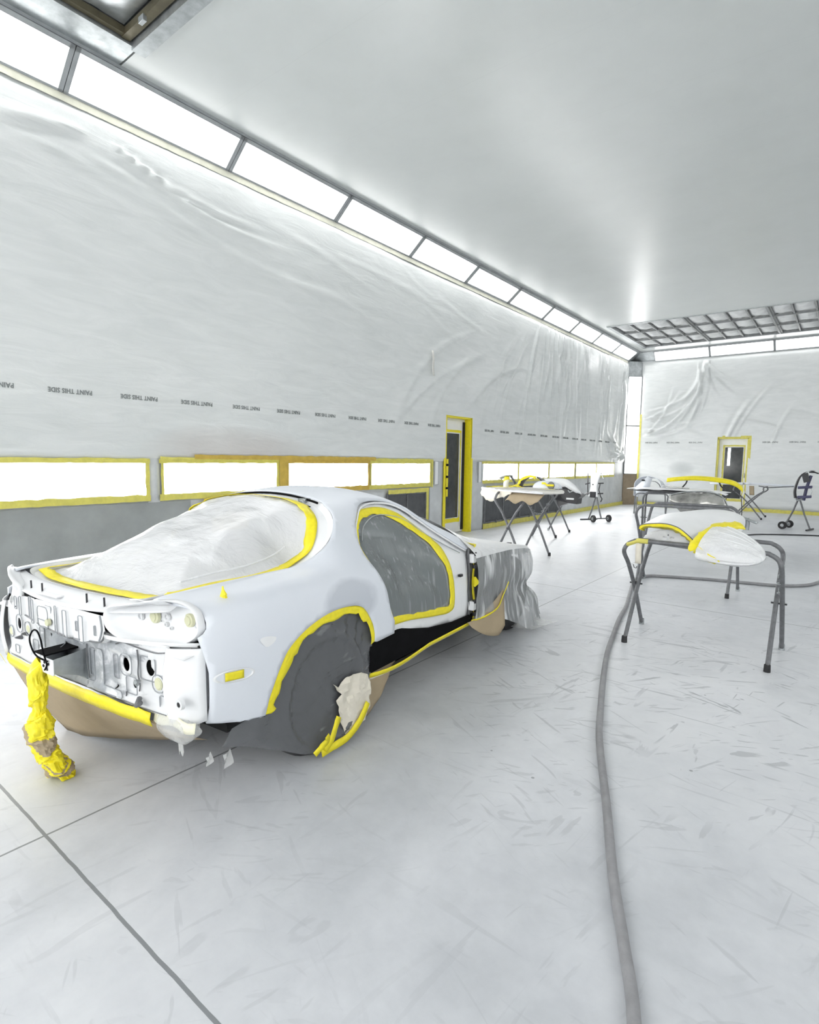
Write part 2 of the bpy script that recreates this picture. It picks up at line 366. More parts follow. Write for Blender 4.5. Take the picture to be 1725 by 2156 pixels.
# near filter ceiling
t=thing('ceiling_filter_frame','dark bronze framed filter bank in the ceiling above the near left corner','ceiling filter',(-5.17,2.58,ZC))
mb=MB(); 
for y in (0,-2.0,-4.0,-6.0): mb.box(0,10.2,y-.07,y,.02,.08)
for x in (0,1.04,2.1,4.2,6.3,8.4): mb.box(x,x+.05,-7.4,0,.03,.09)
for y in (-.62,-1.3,-2.7,-3.4): mb.box(0.05,10.2,y-.03,y,.045,.085)
mb.build('frame',M['brace'],t,smooth=False)
MB().box(.32,.40,-.085,-.05,-.02,.03).build('latch',M['steel'],t,bevel=.004)
for (x0,x1) in ((.05,1.04),(1.09,2.1),(2.15,4.2),(4.25,6.3),(6.35,8.4)):
    for (y0,y1) in ((-.60,-.07),(-1.28,-.66),(-2.0,-1.34),(-3.4,-2.1)):
        mb=MB(); filter_cell(mb,x0,x1,y0,y1,.07); mb.build('filter_cloth',M['steel'] if x0<.1 else M['filter'],t)
def ragged(mb,p0,p1,w,n,thick,amp=.006,seed=0):
    """tape strip from p0 to p1 lying in the plane with normal n"""
    p0,p1,n=Vector(p0),Vector(p1),Vector(n).normalized(); t=(p1-p0); L=t.length; t.normalize(); b=n.cross(t)
    k=max(3,int(L/.07)); A=[];B=[]
    for i in range(k+1):
        c=p0+t*(L*i/k)+n*(thick+.002*random.random())
        A.append(c+b*(w/2+random.uniform(-amp,amp))); B.append(c-b*(w/2+random.uniform(-amp,amp)*.5))
    mb.add(A+B,[(i,i+1,k+2+i,k+1+i) for i in range(k)])
# cove light fixtures
def light(name,label,group,p,ax,ay,az,w,hh,depth=.05,fr=.028,m='light',frm='frame',tape=None):
    """p centre; ax along, ay across, az into the room"""
    t=thing(name,label,'light',p,0,group)
    ax,ay,az=[Vector(a).normalized() for a in (ax,ay,az)]
    mb=MB(); z=Vector((0,0,0))
    mb.obox(z+ay*(hh/2-fr/2)+az*depth*.5,ax,ay,az,w/2,fr/2,depth/2); mb.obox(z-ay*(hh/2-fr/2)+az*depth*.5,ax,ay,az,w/2,fr/2,depth/2)
    mb.obox(z+ax*(w/2-fr/2)+az*depth*.5,ax,ay,az,fr/2,hh/2,depth/2); mb.obox(z-ax*(w/2-fr/2)+az*depth*.5,ax,ay,az,fr/2,hh/2,depth/2)
    mb.obox(z-az*.004,ax,ay,az,w/2,hh/2,.004)
    mb.build('frame',M[frm],t,smooth=False)
    MB().obox(z+az*.012,ax,ay,az,w/2-fr,hh/2-fr,.006).build('diffuser',M[m],t,smooth=False)
    return t
ORD=['first','second','third','fourth','fifth','sixth','seventh','eighth','ninth','tenth','eleventh','twelfth','thirteenth']
cz=(ZC+ZW)/2; cl=math.hypot(.34,ZC-ZW)
ys=[-4.6,-2.9,-1.2,.58,2.28,4.0,5.70,7.38,9.04,10.71,12.37,14.0,15.62,17.28,18.94]
na=Vector((ZC-ZW,0,-.34)).normalized()
k=0
for i in range(len(ys)-1):
    lab=None
    if ys[i+1]>2: lab=f'{ORD[k]} long ceiling cove light above the left wall, counted from the camera end'; k+=1
    else: lab=f'cove light above the left wall, outside the photo beside the camera'
    light('cove_light',lab,'cove lights above the left wall',(XL+.17,(ys[i]+ys[i+1])/2,cz),(0,1,0),(.34,0,ZC-ZW),na,ys[i+1]-ys[i]-.006,cl-.005,m='light',fr=.04 if i<8 else .055)
xs=[-5.14,-3.53,-1.86,-.19,1.48,3.15,4.8]
nf=Vector((0,-(ZC-ZW),-.27)).normalized(); 
for i in range(6):
    light('cove_light',f'{ORD[i]} cove light above the far wall, counted from the left corner','cove lights above the far wall',((xs[i]+xs[i+1])/2,YB-.135,cz),(1,0,0),(0,-.27,ZC-ZW),nf,xs[i+1]-xs[i]-.006,math.hypot(.27,ZC-ZW)-.005,m='lightfar')
# unseen side of the same booth: lamps guessed and added here as fill light
for i in range(0,len(ys)-1,1):
    light('cove_light','unseen cove light added above the right wall, outside the photo','added cove lights above the right wall',(XR-.17,(ys[i]+ys[i+1])/2,cz),(0,1,0),(-.34,0,ZC-ZW),(-(ZC-ZW),0,-.34),ys[i+1]-ys[i]-.006,cl-.005,m='lightfill' if ys[i+1]<12.5 else 'lightfar')
for i in range(6):
    light('cove_light','unseen cove light added above the near wall, behind the camera','added cove lights above the near wall',((xs[i]+xs[i+1])/2,YN+.135,cz),(1,0,0),(0,.27,ZC-ZW),(0,ZC-ZW,-.27),xs[i+1]-xs[i]-.006,math.hypot(.27,ZC-ZW)-.005,m='lightfill')
for i in range(5):
    light('tall_fill_light','tall fill lamp panel added on the near wall, behind the camera','added tall fill lamps on the near wall',(xs[i]+1.2,YN+.01,2.4),(0,0,1),(1,0,0),(0,1,0),2.8,.6,m='lightfill')  # tall panels added to even out the light
# galvanised cove ends at the corner
mb=MB(); mb.prism([(XL,18.95,ZW),(XL+.34,18.95,ZC),(XL+.34,YB,ZC),(XL,YB,ZW)],(-.02,0,.02))
struct('trim_4',mb,M['steel'])
mb=MB(); mb.prism([(-5.14,YB,ZW),(-5.14,YB-.27,ZC),(XL,YB-.27,ZC),(XL,YB,ZW)],(0,.02,.02)); struct('trim_5',mb,M['steel'])
mb=MB(); mb.box(XL-.01,XL+.02,YN,YB,ZW-.03,ZW+.01); mb.box(XL,XR,YB-.02,YB,ZW-.03,ZW+.01); mb.box(XL+.33,XL+.37,YN,YB-.27,ZC-.03,ZC); mb.box(XL+.34,XR,YB-.30,YB-.27,ZC-.03,ZC)
struct('trim_6',mb,M['frame'])
# corner column of lamps (45 degree chamfer)
CA=Vector((XL,19.16,0)); CB=Vector((XL+.34,19.5,0)); cd=(CB-CA).normalized(); cn=Vector((cd.y,-cd.x,0))
cc=(CA+CB)/2; cw=(CB-CA).length
for i,(z0,z1) in enumerate(((1.02,2.62),(2.62,4.24))):
    light('corner_light',('lower' if i==0 else 'upper')+' tall lamp panel in the far left corner column','lamps of the corner column',(cc.x,cc.y,(z0+z1)/2),(0,0,1),cd,cn,z1-z0-.006,cw,fr=.02,m='lightcol')
mb=MB().obox((cc.x,cc.y,4.48),cd,(0,0,1),cn,cw/2,.24,.01); struct('trim_7',mb,M['steel'])
t=thing('corner_cover','brown plywood cover with a small socket box at the foot of the corner column','panel',(cc.x,cc.y,0))
MB().obox((cn.x*.01,cn.y*.01,.51),cd,(0,0,1),cn,cw/2,.51,.012).build('board',M['ply'],t,smooth=False)
MB().obox((cn.x*.05,cn.y*.05,.80),cd,(0,0,1),cn,.09,.06,.035).build('socket_box',M['paper'],t,bevel=.01)
MB().box(XL+.02,XL+.05,19.02,19.10,.0,1.0).build('edge_board',M['walltape'],t,smooth=False)
t.children[-1].location=(-cc.x,-cc.y,0)
mb=MB(); ragged(mb,(-5.47,YB-.07,0),(-5.47,YB-.07,3.0),.055,(0,-1,0),0); tag(mb.build('tape_strip',M['walltape'],None,smooth=False,solid=.001),'vertical yellow tape strip to the right of the corner column','tape')
# ---- masking plastic on the left wall (upper sheet), real folds
folds=[]
def F(y0,z0,y1,z1,amp,w,sag=.0): folds.append((y0,z0,y1,z1,amp,w,sag))
for q in range(26):   # long shallow sagging folds on the near half
    y0=random.uniform(.5,8); z0=random.uniform(3.0,4.6); L=random.uniform(1.2,3.2); F(y0,z0,y0+L,z0-L*random.uniform(.04,.22),random.uniform(.003,.009),random.uniform(.025,.05),random.uniform(-.1,.25))
for q in range(22):
    y0=random.uniform(1,8.3); z0=random.uniform(1.55,2.9); L=random.uniform(.5,1.6); F(y0,z0,y0+L,z0+L*random.uniform(-.3,.5),random.uniform(.002,.005),random.uniform(.02,.05),random.uniform(0,.2))
for q in range(20):   # diagonals that gather above the door
    y0=random.uniform(9.2,12.5); z0=random.uniform(3.2,4.6); F(y0,z0,y0-random.uniform(.6,3.0),random.uniform(1.5,2.4),random.uniform(.008,.018),random.uniform(.04,.09),random.uniform(.1,.4))
for q in range(42):   # hanging vertical folds next to the far corner
    y0=random.uniform(12.0,18.9); F(y0,4.68,y0+random.uniform(-.9,.5),random.uniform(1.45,3.0),random.uniform(.02,.055),random.uniform(.04,.10),random.uniform(-.2,.2))
for q in range(26):
    y0=random.uniform(17.0,18.9); F(y0,random.uniform(1.4,2.4),18.6+random.uniform(-.4,.4),random.uniform(1.2,1.8),random.uniform(.02,.06),random.uniform(.03,.08),.2)
F(2.55,4.4,5.0,4.05,.03,.03,.15); F(2.6,4.42,4.6,4.15,.022,.025,.1); F(2.5,4.42,1.6,4.25,.03,.05,.1); F(2.4,4.3,6.8,3.75,.012,.05,.2); F(2.65,4.45,3.4,4.2,.028,.025,.0)
def fold_field(a,z,FL):
    d=np.zeros_like(a)
    for (y0,z0,y1,z1,amp,w,sag) in FL:
        L=math.hypot(y1-y0,z1-z0); tx,tz=(y1-y0)/L,(z1-z0)/L
        s=((a-y0)*tx+(z-z0)*tz)/L; n=(a-y0)*(-tz)+(z-z0)*tx
        n=n+sag*L*.35*np.sin(np.pi*np.clip(s,0,1)); ww=w*(.6+.9*np.clip(s,0,1))
        env=np.clip(s/.15,0,1)*np.clip((1-s)/.35,0,1)
        d+=amp*env*(np.exp(-(n/ww)**2)-.45*np.exp(-((n-1.5*ww)/ww)**2))
    return d
def smoothfield(a,z):
    return .008*np.sin(a*.9+z*.7)+.005*np.sin(a*2.1-z*1.3+1)+.003*np.sin(a*4.7+z*3.1)
def wall_disp(a,z): return .05+smoothfield(a,z)+fold_field(a,z,folds)
def film_sheet(name,axis,a0,a1,z0f,z1,base,sign,disp,m,cut=(),step=.04):
    na_=int((a1-a0)/step); nz=int((z1-z0f)/step)
    A,Z=np.meshgrid(np.linspace(a0,a1,na_+1),np.linspace(z0f,z1,nz+1)); D=disp(A,Z)
    e=np.clip((z1-Z)/.12,0,1)*np.clip((Z-z0f)/.08,0,1)*np.clip((A-a0)/.05,0,1)*np.clip((a1-A)/.05,0,1); D=.012+(D-.012)*e
    D=np.maximum(D,.006); mb=MB(); idx=lambda i,j:i*(na_+1)+j
    if axis=='y': vs=[(base+sign*D[i,j],A[i,j],Z[i,j]) for i in range(nz+1) for j in range(na_+1)]
    else: vs=[(A[i,j],base+sign*D[i,j],Z[i,j]) for i in range(nz+1) for j in range(na_+1)]
    fs=[]
    for i in range(nz):
        for j in range(na_):
            ca=(A[i,j]+A[i,j+1])/2; cz_=(Z[i,j]+Z[i+1,j])/2
            if any(c[0]<ca<c[1] and c[2]<cz_<c[3] for c in cut): continue
            fs.append((idx(i,j),idx(i,j+1),idx(i+1,j+1),idx(i+1,j)))
    mb.add(vs,fs); return mb.build(name,m,None,merge=False,angle=180)
sheet=film_sheet('masking_sheet','y',YN+.15,19.1,1.40,ZW-.02,XL,1,wall_disp,M['wallfilm'],cut=[(DY0-.02,DY1+.02,0,DZ+.02)])
tag(sheet,'large wrinkled white plastic masking sheet covering the upper left wall','masking sheet')
ff=[]
for q in range(9):    # fan of folds from the top of the far wall
    ff.append((-3.7+random.uniform(-.15,.15),4.6,-3.6-random.uniform(.2,1.9),random.uniform(2.2,3.3),random.uniform(.03,.06),random.uniform(.03,.06),-.25))
for q in range(8): ff.append((-3.65,4.6,-3.6+random.uniform(.0,1.1),random.uniform(3.2,4.0),random.uniform(.02,.045),.04,.2))
for q in range(16):
    x0=random.uniform(-5,3); ff.append((x0,random.uniform(1.3,3.6),x0+random.uniform(.6,1.6),random.uniform(1.8,4.2),random.uniform(.02,.04),random.uniform(.03,.07),-.15))
for q in range(12): ff.append((-5.4,random.uniform(2.2,3.2),-5.4+random.uniform(.8,1.8),random.uniform(2.6,4.0),.035,.04,.3))
def far_disp(a,z): return .05+smoothfield(a*1.3,z)+fold_field(a,z,ff)
sheet2=film_sheet('masking_sheet','x',-5.50,XR-.15,0.1,ZW-.02,YB,-1,far_disp,M['wallfilm'],cut=[(FX0-.02,FX1+.02,0,FZ+.02)])
tag(sheet2,'white plastic masking sheet with fan folds covering the far wall','masking sheet')
# printed words on the sheets, upside down as hung
def text_mesh(body,size):
    cu=bpy.data.curves.new('printed_text','FONT'); cu.body=body; cu.size=size; cu.align_x='CENTER'; cu.align_y='CENTER'; cu.offset=.0012; cu.resolution_u=2; cu.extrude=.0004; cu.space_character=1.05
    o=bpy.data.objects.new('tmp_text',cu); link(o); bpy.context.view_layer.update()
    me=bpy.data.meshes.new_from_object(o.evaluated_get(bpy.context.evaluated_depsgraph_get())); bpy.data.objects.remove(o); return me
tm=text_mesh('PAINT THIS SIDE',.062); tv=np.array([v.co[:] for v in tm.vertices]); tw=tv[:,0].max()-tv[:,0].min(); tv[:,0]*=.385/tw
tf=[tuple(p.vertices) for p in tm.polygons]
for i in range(-2,27):
    yc=2.24+.655*i
    if yc>18.6: break
    if DY0-.25<yc<DY1+.25: continue
    a=yc+tv[:,0]; z=2.03-tv[:,1]*1.0   # turned half round
    zz=2.03-tv[:,1]; a=yc-(-tv[:,0])*-1.0  # letters run right to left
    D=wall_disp(a,zz)
    mb=MB().add([(XL+D[k]+.004+tv[k,2]*2,a[k],zz[k]) for k in range(len(a))],tf); mb.build('printed_text',M['ink'],sheet,smooth=False)
for i in range(0,16):
    xc=-5.1+.66*i
    if FX0-.25<xc<FX1+.25 or xc>4.8: continue
    a=xc-tv[:,0]; zz=2.07-tv[:,1]; D=far_disp(a,zz)
    MB().add([(a[k],YB-D[k]-.004-tv[k,2]*2,zz[k]) for k in range(len(a))],tf).build('printed_text',M['ink'],sheet2,smooth=False)
# small masking tape scrap on the sheet
mb=MB(); y=YN+.2
while y<18.6:
    ragged(mb,(XL+.045,y,4.655),(XL+.045,min(y+2.0,18.9),4.655),.075,(1,0,0),0); y+=2.0
tag(mb.build('tape_strip',simple('pale_faded_tape',(.60,.60,.50),.5,var=.08),None,smooth=False,solid=.001),'long pale faded tape strip on the left wall right under the cove lights','tape')
# lower sheets
def flat_sheet(name,y0,y1,z0,z1,m,lab,d0=.02,axis='y'):
    o=film_sheet(name,'y',y0,y1,z0,z1,XL,1,lambda a,z:.022+.010*np.sin(a*3+z*4)+.006*np.sin(a*9-z*5)+.004*np.sin(a*17+z*23),m,step=.05); return tag(o,lab,'masking sheet')
flat_sheet('masking_sheet',YN+.15,3.46,.03,.93,M['lowfilm'],'dusty grey plastic sheet below the near wall lights, left of the car')
flat_sheet('masking_sheet',3.66,6.85,.03,.90,M['palefilm'],'pale plastic sheet on the lower wall behind the car roof')
flat_sheet('masking_sheet',8.10,8.50,.03,1.40,M['palefilm'],'narrow pale plastic strip on the wall left of the side door')
flat_sheet('masking_sheet',9.52,9.98,.03,1.40,M['palefilm'],'narrow pale plastic strip on the wall right of the side door')
flat_sheet('masking_sheet',14.05,19.1,.06,.95,M['palefilm'],'pale plastic sheet on the lower wall beside the far corner')
# wall lights (window height) with taped edges
def wall_light(y0,y1,z0,z1,lab,tape='walltape',tops=None,off=.0):
    t=thing('wall_light',lab,'light',(XL,(y0+y1)/2,(z0+z1)/2),0,'window height lights along the left wall')
    w=y1-y0; hh=z1-z0
    MB().box(.0,.012,-w/2,w/2,-hh/2,hh/2).build('diffuser',M['lightlow'],t,smooth=False)
    mb=MB(); s=.035
    mb.box(-.0,.03,-w/2-.03,w/2+.03,hh/2,hh/2+.012); mb.box(0,.03,-w/2-.03,w/2+.03,-hh/2-.012,-hh/2); mb.box(0,.03,-w/2-.012,-w/2,-hh/2,hh/2); mb.box(0,.03,w/2,w/2+.012,-hh/2,hh/2)
    mb.build('frame',M['frame'],t,smooth=False)
    mb=MB()
    for a,b_,ww in (((.034,-w/2-.04,hh/2+.018),(.034,w/2+.04,hh/2+.018),.05),((.034,-w/2-.04,-hh/2-.028),(.034,w/2+.04,-hh/2-.028),.07),((.036,-w/2-.005,-hh/2-.03),(.036,-w/2-.005,hh/2+.03),.03),((.036,w/2+.01,-hh/2-.03),(.036,w/2+.01,hh/2+.03),.045)):
        ragged(mb,a,b_,ww,(1,0,0),off)
    if tops: ragged(mb,(.040,-w/2-.03,hh/2+.045),(.040,w/2+.03,hh/2+.045),.03,(1,0,0),.004)
    mb.build('tape_border',M[tape],t,smooth=False,solid=.001)
    return t
wl=[(-3.2,-1.6,None),(-1.5,1.18,'wall light left of the photo edge, outside the picture'),(1.33,2.95,'leftmost wall light, cut by the photo edge, yellow taped border'),(3.13,4.68,'wall light left of the car roof, right of the leftmost one'),(4.86,6.44,'wall light directly behind the car roof, between orange tape and thin post'),(6.51,8.08,'wall light just left of the side door, above dark vent')]
for i,(a,b_,l) in enumerate(wl):
    if l is None: l='wall light behind the camera position, outside the picture'
    wall_light(a,b_,1.01,1.36,l,'walltape' if i not in(4,) else 'orangetape',tops=i>2)
for i,(a,b_) in enumerate(((9.84,11.46),(11.52,13.10),(13.18,14.80),(14.92,16.47),(16.53,18.10))):
    wall_light(a,b_,1.01,1.36,f'{ORD[i]} wall light to the right of the side door','walltape')
# tape lines between lights and on posts
def wall_tape(lab,segs,m='walltape',x=XL+.045,name='tape_strip'):
    mb=MB()
    for y0,z0,y1,z1,w in segs: ragged(mb,(x,y0,z0),(x,y1,z1),w,(1,0,0),0)
    return tag(mb.build(name,M[m],None,smooth=False,solid=.001),lab,'tape')
wall_tape('orange stained tape strip along the top of the wall lights behind the car',[(3.5,1.425,6.6,1.425,.05)],'orangetape',XL+.05)
wall_tape('wide orange stained tape post between two wall lights behind the car roof',[(4.77,.93,4.77,1.41,.13)],'orangetape',XL+.052)
wall_tape('orange tape patch on the lower wall above the rear window of the car',[(3.60,.90,4.9,.93,.10),(3.95,.55,3.95,.93,.5)],'orangetape',XL+.055)
wall_tape('yellow tape strip running along the wall top edge left of the side door',[(6.6,1.415,8.15,1.415,.035),(8.13,.93,8.13,1.41,.04)],'walltape',XL+.047)
wall_tape('yellow tape along the foot of the left wall, from vent to corner',[(9.98,.05,19.15,.05,.12)],'walltape',XL+.03)
o=film_sheet('masking_strip','y',2.97,3.10,.93,1.42,XL,1,lambda a,z:.03+.006*np.sin(a*60),M['palefilm'],step=.02); tag(o,'pale plastic strip on the post between the two leftmost wall lights','masking strip')
t=thing('wall_outlet','small black socket on the wall behind the rear window of the car','socket',(XL+.07,4.05,.80)); MB().box(-.01,.02,-.05,.05,-.04,.04).build('plate',M['black'],t,bevel=.004)
MB().box(.02,.03,-.03,.03,-.02,.02).build('socket_face',M['frame'],t)
mb=MB()
for z in(0,.04): mb.box(0,.05,-.09,.09,0,.42)
for nme,y,l in (('junction_box',8.24,'flat white box on the wall left of the side door'),('junction_box',9.76,'flat white box on the wall right of the side door')):
    t=thing(nme,l,'box',(XL+.02,y,.98)); MB().box(0,.04,-.055,.055,0,.41).build('cover',M['whitepaint'],t,bevel=.004); MB().box(.0,.045,-.06,-.052,-.005,.415).box(.0,.045,.052,.06,-.005,.415).build('edge',M['frame'],t,smooth=False)
# vents
def vent(lab,y0,y1,z0,z1,n,tape):
    t=thing('wall_vent',lab,'vent',(XL+.02,y0,z0)); w=y1-y0; hh=z1-z0
    for i in range(n):
        a=w*i/n; b_=w*(i+1)/n; G=[[(.012+.01*math.sin(PI*k/8)*math.sin(PI*j/6)+.003*vnoise(i*9+k,j),a+.02+(b_-a-.04)*k/8,.03+(hh-.06)*j/6) for k in range(9)] for j in range(7)]
        MB().grid(G).build('filter_pad',M['darkfilter'],t)
    mb=MB(); mb.box(0,.03,0,w,0,.025).box(0,.03,0,w,hh-.025,hh)
    for i in range(n+1): mb.box(0,.03,w*i/n-.012,w*i/n+.012,0,hh)
    for i in range(n): mb.box(.02,.05,w*(i+.6)/n-.005,w*(i+.6)/n+.005,-.02,.05)
    mb.build('frame',M['stand'],t,smooth=False)
    mb=MB(); 
    for s in tape: ragged(mb,(.04,s[0],s[1]),(.04,s[2],s[3]),s[4],(1,0,0),0)
    mb.build('tape_border',M['walltape'],t,smooth=False,solid=.001)
vent('black filter vent behind the car roof, left of the side door',6.9,7.94,.1,.86,2,[(0,.79,1.09,.79,.07),(1.08,.0,1.08,.83,.07)])
vent('long row of black filter vents behind the left trestle table',10.02,13.96,.12,.84,5,[(0,.75,4.0,.75,.05)])
# side door (left wall)
def door(name,lab,origin,rz,w,hh,rec,glass,tape_l,hin):
    t=thing(name,None,None,origin,rz); t['kind']='structure'
    # local: x along wall, y out of room (negative = into the room)
    MB().box(.03,w-.03,rec,rec+.045,.01,glass[2]).box(.03,glass[0],rec,rec+.045,glass[2],glass[3]).box(glass[1],w-.03,rec,rec+.045,glass[2],glass[3]).box(.03,w-.03,rec,rec+.045,glass[3],hh-.03).build('door_leaf',M['whitepaint'],t,smooth=False)
    MB().box(glass[0],glass[1],rec+.015,rec+.028,glass[2],glass[3]).build('door_glass',M['glassdark'],t,smooth=False)
    mb=MB(); mb.box(-.02,.03,-.03,rec+.05,0,hh).box(w-.03,w+.02,-.03,rec+.05,0,hh).box(-.02,w+.02,-.03,rec+.05,hh-.03,hh+.02); mb.build('door_frame',M['tape'] if hin else M['walltape'],t,smooth=False)
    mb=MB()
    for a,b_,ww in (((-.03,-.036,0),(-.03,-.036,hh+.05),.06),((w+.03,-.036,0),(w+.03,-.036,hh+.05),.07),((-.06,-.037,hh+.03),(w+.06,-.037,hh+.03),.07)): ragged(mb,a,b_,ww,(0,-1,0),0)
    g=glass
    for a,b_,ww in (((g[0]-.03,rec-.004,g[2]-.06),(g[0]-.03,rec-.004,g[3]+.06),.05),((g[1]+.03,rec-.004,g[2]-.06),(g[1]+.03,rec-.004,g[3]+.06),.03),((g[0]-.05,rec-.005,g[3]+.045),(g[1]+.05,rec-.005,g[3]+.045),.05),((g[0]-.05,rec-.005,g[2]-.05),(g[1]+.05,rec-.005,g[2]-.05),.08)): ragged(mb,a,b_,ww,(0,-1,0),0)
    mb.build('tape_border',M['tape'] if hin else M['walltape'],t,smooth=False,solid=.001)
    return t
d1=door('door_1','',(XL,DY0,0),PI/2,DY1-DY0,DZ,.11,(.21,.68,.30,1.93),0,True)
mb=MB(); ragged(mb,(.045,-.045,.74),(.045,-.045,1.44),.06,(0,-1,0),0); mb.build('hinge_tape',M['tape'],d1,smooth=False,solid=.001)
for z in (.90,1.11,1.33):
    MB().box(.0,.06,-.06,-.046,z-.02,z+.02).build('hinge',M['black'],d1,bevel=.004)
MB().box(.77,.83,.085,.108,.05,2.16).build('door_gap',M['void'],d1,smooth=False)
d2=door('door_2','',(FX0,YB,0),0,FX1-FX0,FZ,.10,(.19,.68,.36,1.92),0,False)
MB().box(.27,.34,.10,.112,1.36,1.90).build('lit_slot',M['slit'],d2,smooth=False)
MB().box(.73,.76,.05,.10,1.0,1.14).build('door_handle',M['steel'],d2,bevel=.004)
# tape at the foot of the far wall and beside the corner
mb=MB(); ragged(mb,(-5.5,YB-.06,.06),(FX0-.05,YB-.06,.06),.10,(0,-1,0),0); tag(mb.build('tape_strip',M['walltape'],None,smooth=False,solid=.001),'yellow tape along the floor edge of the far wall, left of the far door','tape')
mb=MB(); ragged(mb,(FX1+.05,YB-.06,.05),(XR,YB-.06,.05),.10,(0,-1,0),0); tag(mb.build('tape_strip',M['walltape'],None,smooth=False,solid=.001),'yellow tape along the floor edge of the far wall, right of the far door','tape')
# tape scrap on the upper sheet
mb=MB(); G=[[(XL+.11+.01*math.sin(i),7.95+.03*j+.05*(i/6),3.30-i*.07) for j in range(3)] for i in range(7)]; mb.grid(G); tag(mb.build('tape_scrap',M['textile'],None,solid=.001),'short beige tape scrap stuck high on the left wall sheet','tape')
# ------------------------------------------------------------------ CAR  (u forward from rear axle, v to the right, z up)
CARYAW=math.radians(94.72)
car=thing('car','stripped white and grey primed sports coupe masked with plastic, tape and brown paper','car',(-2.739,1.750,0),CARYAW,None,-.023)
def L3(u,v,z): return (u,-v,z)
ST=[
(-.82,[(.76,.40),(.78,.48),(.79,.60),(.775,.73),(.73,.81),(.60,.84),(.50,.81),(.40,.80),(.2,.80),(0,.80)]),
(-.70,[(.80,.39),(.82,.47),(.828,.60),(.812,.73),(.755,.832),(.60,.868),(.50,.855),(.40,.845),(.2,.84),(0,.838)]),
(-.60,[(.825,.37),(.842,.46),(.85,.60),(.835,.73),(.772,.842),(.60,.872),(.50,.878),(.38,.885),(.2,.888),(0,.89)]),
(-.35,[(.85,.33),(.86,.45),(.865,.60),(.852,.73),(.79,.852),(.605,.876),(.54,.92),(.42,.965),(.22,.995),(0,1.005)]),
(0,[(.85,.33),(.862,.46),(.866,.60),(.852,.73),(.798,.852),(.665,.892),(.625,.98),(.52,1.07),(.26,1.11),(0,1.125)]),
(.2,[(.845,.32),(.86,.46),(.865,.60),(.852,.73),(.808,.835),(.735,.915),(.67,1.02),(.54,1.13),(.28,1.18),(0,1.20)]),
(.45,[(.84,.30),(.86,.45),(.864,.60),(.85,.72),(.815,.81),(.74,.915),(.655,1.04),(.54,1.155),(.28,1.215),(0,1.235)]),
(.75,[(.84,.30),(.86,.44),(.864,.58),(.85,.71),(.815,.81),(.74,.915),(.64,1.05),(.525,1.175),(.28,1.235),(0,1.25)]),
(1.0,[(.84,.30),(.858,.43),(.862,.58),(.85,.70),(.815,.80),(.755,.89),(.66,1.02),(.56,1.135),(.30,1.20),(0,1.22)]),
(1.2,[(.84,.30),(.858,.43),(.86,.57),(.85,.69),(.82,.785),(.77,.87),(.70,.96),(.61,1.05),(.34,1.13),(0,1.155)]),
(1.4,[(.84,.29),(.858,.43),(.86,.56),(.85,.67),(.828,.76),(.80,.825),(.75,.89),(.67,.955),(.37,1.04),(0,1.07)]),
(1.6,[(.84,.28),(.857,.42),(.86,.55),(.85,.66),(.83,.735),(.81,.785),(.77,.825),(.69,.865),(.38,.94),(0,.965)]),
(1.9,[(.84,.27),(.857,.42),(.86,.55),(.85,.64),(.82,.715),(.79,.75),(.73,.77),(.63,.785),(.34,.82),(0,.83)]),
(2.4,[(.82,.25),(.865,.42),(.87,.55),(.855,.64),(.82,.70),(.77,.735),(.68,.745),(.56,.745),(.30,.755),(0,.76)]),
(2.75,[(.76,.22),(.80,.35),(.81,.48),(.80,.57),(.77,.63),(.72,.66),(.64,.675),(.54,.68),(.28,.69),(0,.69)]),
(3.05,[(.55,.22),(.60,.32),(.62,.40),(.61,.47),(.58,.52),(.55,.55),(.48,.565),(.40,.575),(.2,.58),(0,.585)])]
SU=np.array([s[0] for s in ST]); SP=np.array([s[1] for s in ST])   # (n,10,2)
def S(u,s):
    """body surface: returns (v,z)"""
    i=int(np.clip(np.searchsorted(SU,u)-1,0,len(SU)-2)); t=(u-SU[i])/(SU[i+1]-SU[i]); t=min(max(t,-.2),1.1)
    h=SU[i+1]-SU[i]; P0,P1=SP[i],SP[i+1]
    m0=(SP[i+1]-SP[i-1])/(SU[i+1]-SU[i-1])*h if i>0 else (P1-P0); m1=(SP[i+2]-SP[i])/(SU[i+2]-SU[i])*h if i<len(SU)-2 else (P1-P0)
    C=(2*t**3-3*t*t+1)*P0+(t**3-2*t*t+t)*m0+(-2*t**3+3*t*t)*P1+(t**3-t*t)*m1
    s=min(max(s,0),9); k=min(int(s),8); r=s-k
    a=C[max(k-1,0)]; b=C[k]; c=C[k+1]; d=C[k+2] if k+2<=9 else np.array([-C[8][0],C[8][1]])
    q=.5*((2*b)+(c-a)*r+(2*a-5*b+4*c-d)*r*r+(3*b-a-3*c+d)*r**3)
    return q[0],q[1]
def s_of_z(u,z):
    lo,hi=0.0,7.6
    for _ in range(30):
        m=(lo+hi)/2
        if S(u,m)[1]<z: lo=m
        else: hi=m
    return lo
SSC=.125   # metres per unit of s in the flat layout
def us(u,z): return (u,s_of_z(u,z)*SSC)
def uS(u,s): return (u,s*SSC)
def normal_out(u,s):
    e=.01; v0,z0=S(u,s-e*3); v1,z1=S(u,s+e*3); va,za=S(u-e,s); vb,zb=S(u+e,s)
    a=Vector((0,v1-v0,z1-z0)); b=Vector((2*e,vb-va,zb-za)); n=a.cross(b); n.normalize()
    if n.y*S(u,s)[0]+n.z*.5<0: n=-n
    return n
def surf(u,s,off=0):
    v,z=S(u,s)
    if off:
        n=normal_out(u,s); return (u+n.x*off,v+n.y*off,z+n.z*off)
    return (u,v,z)
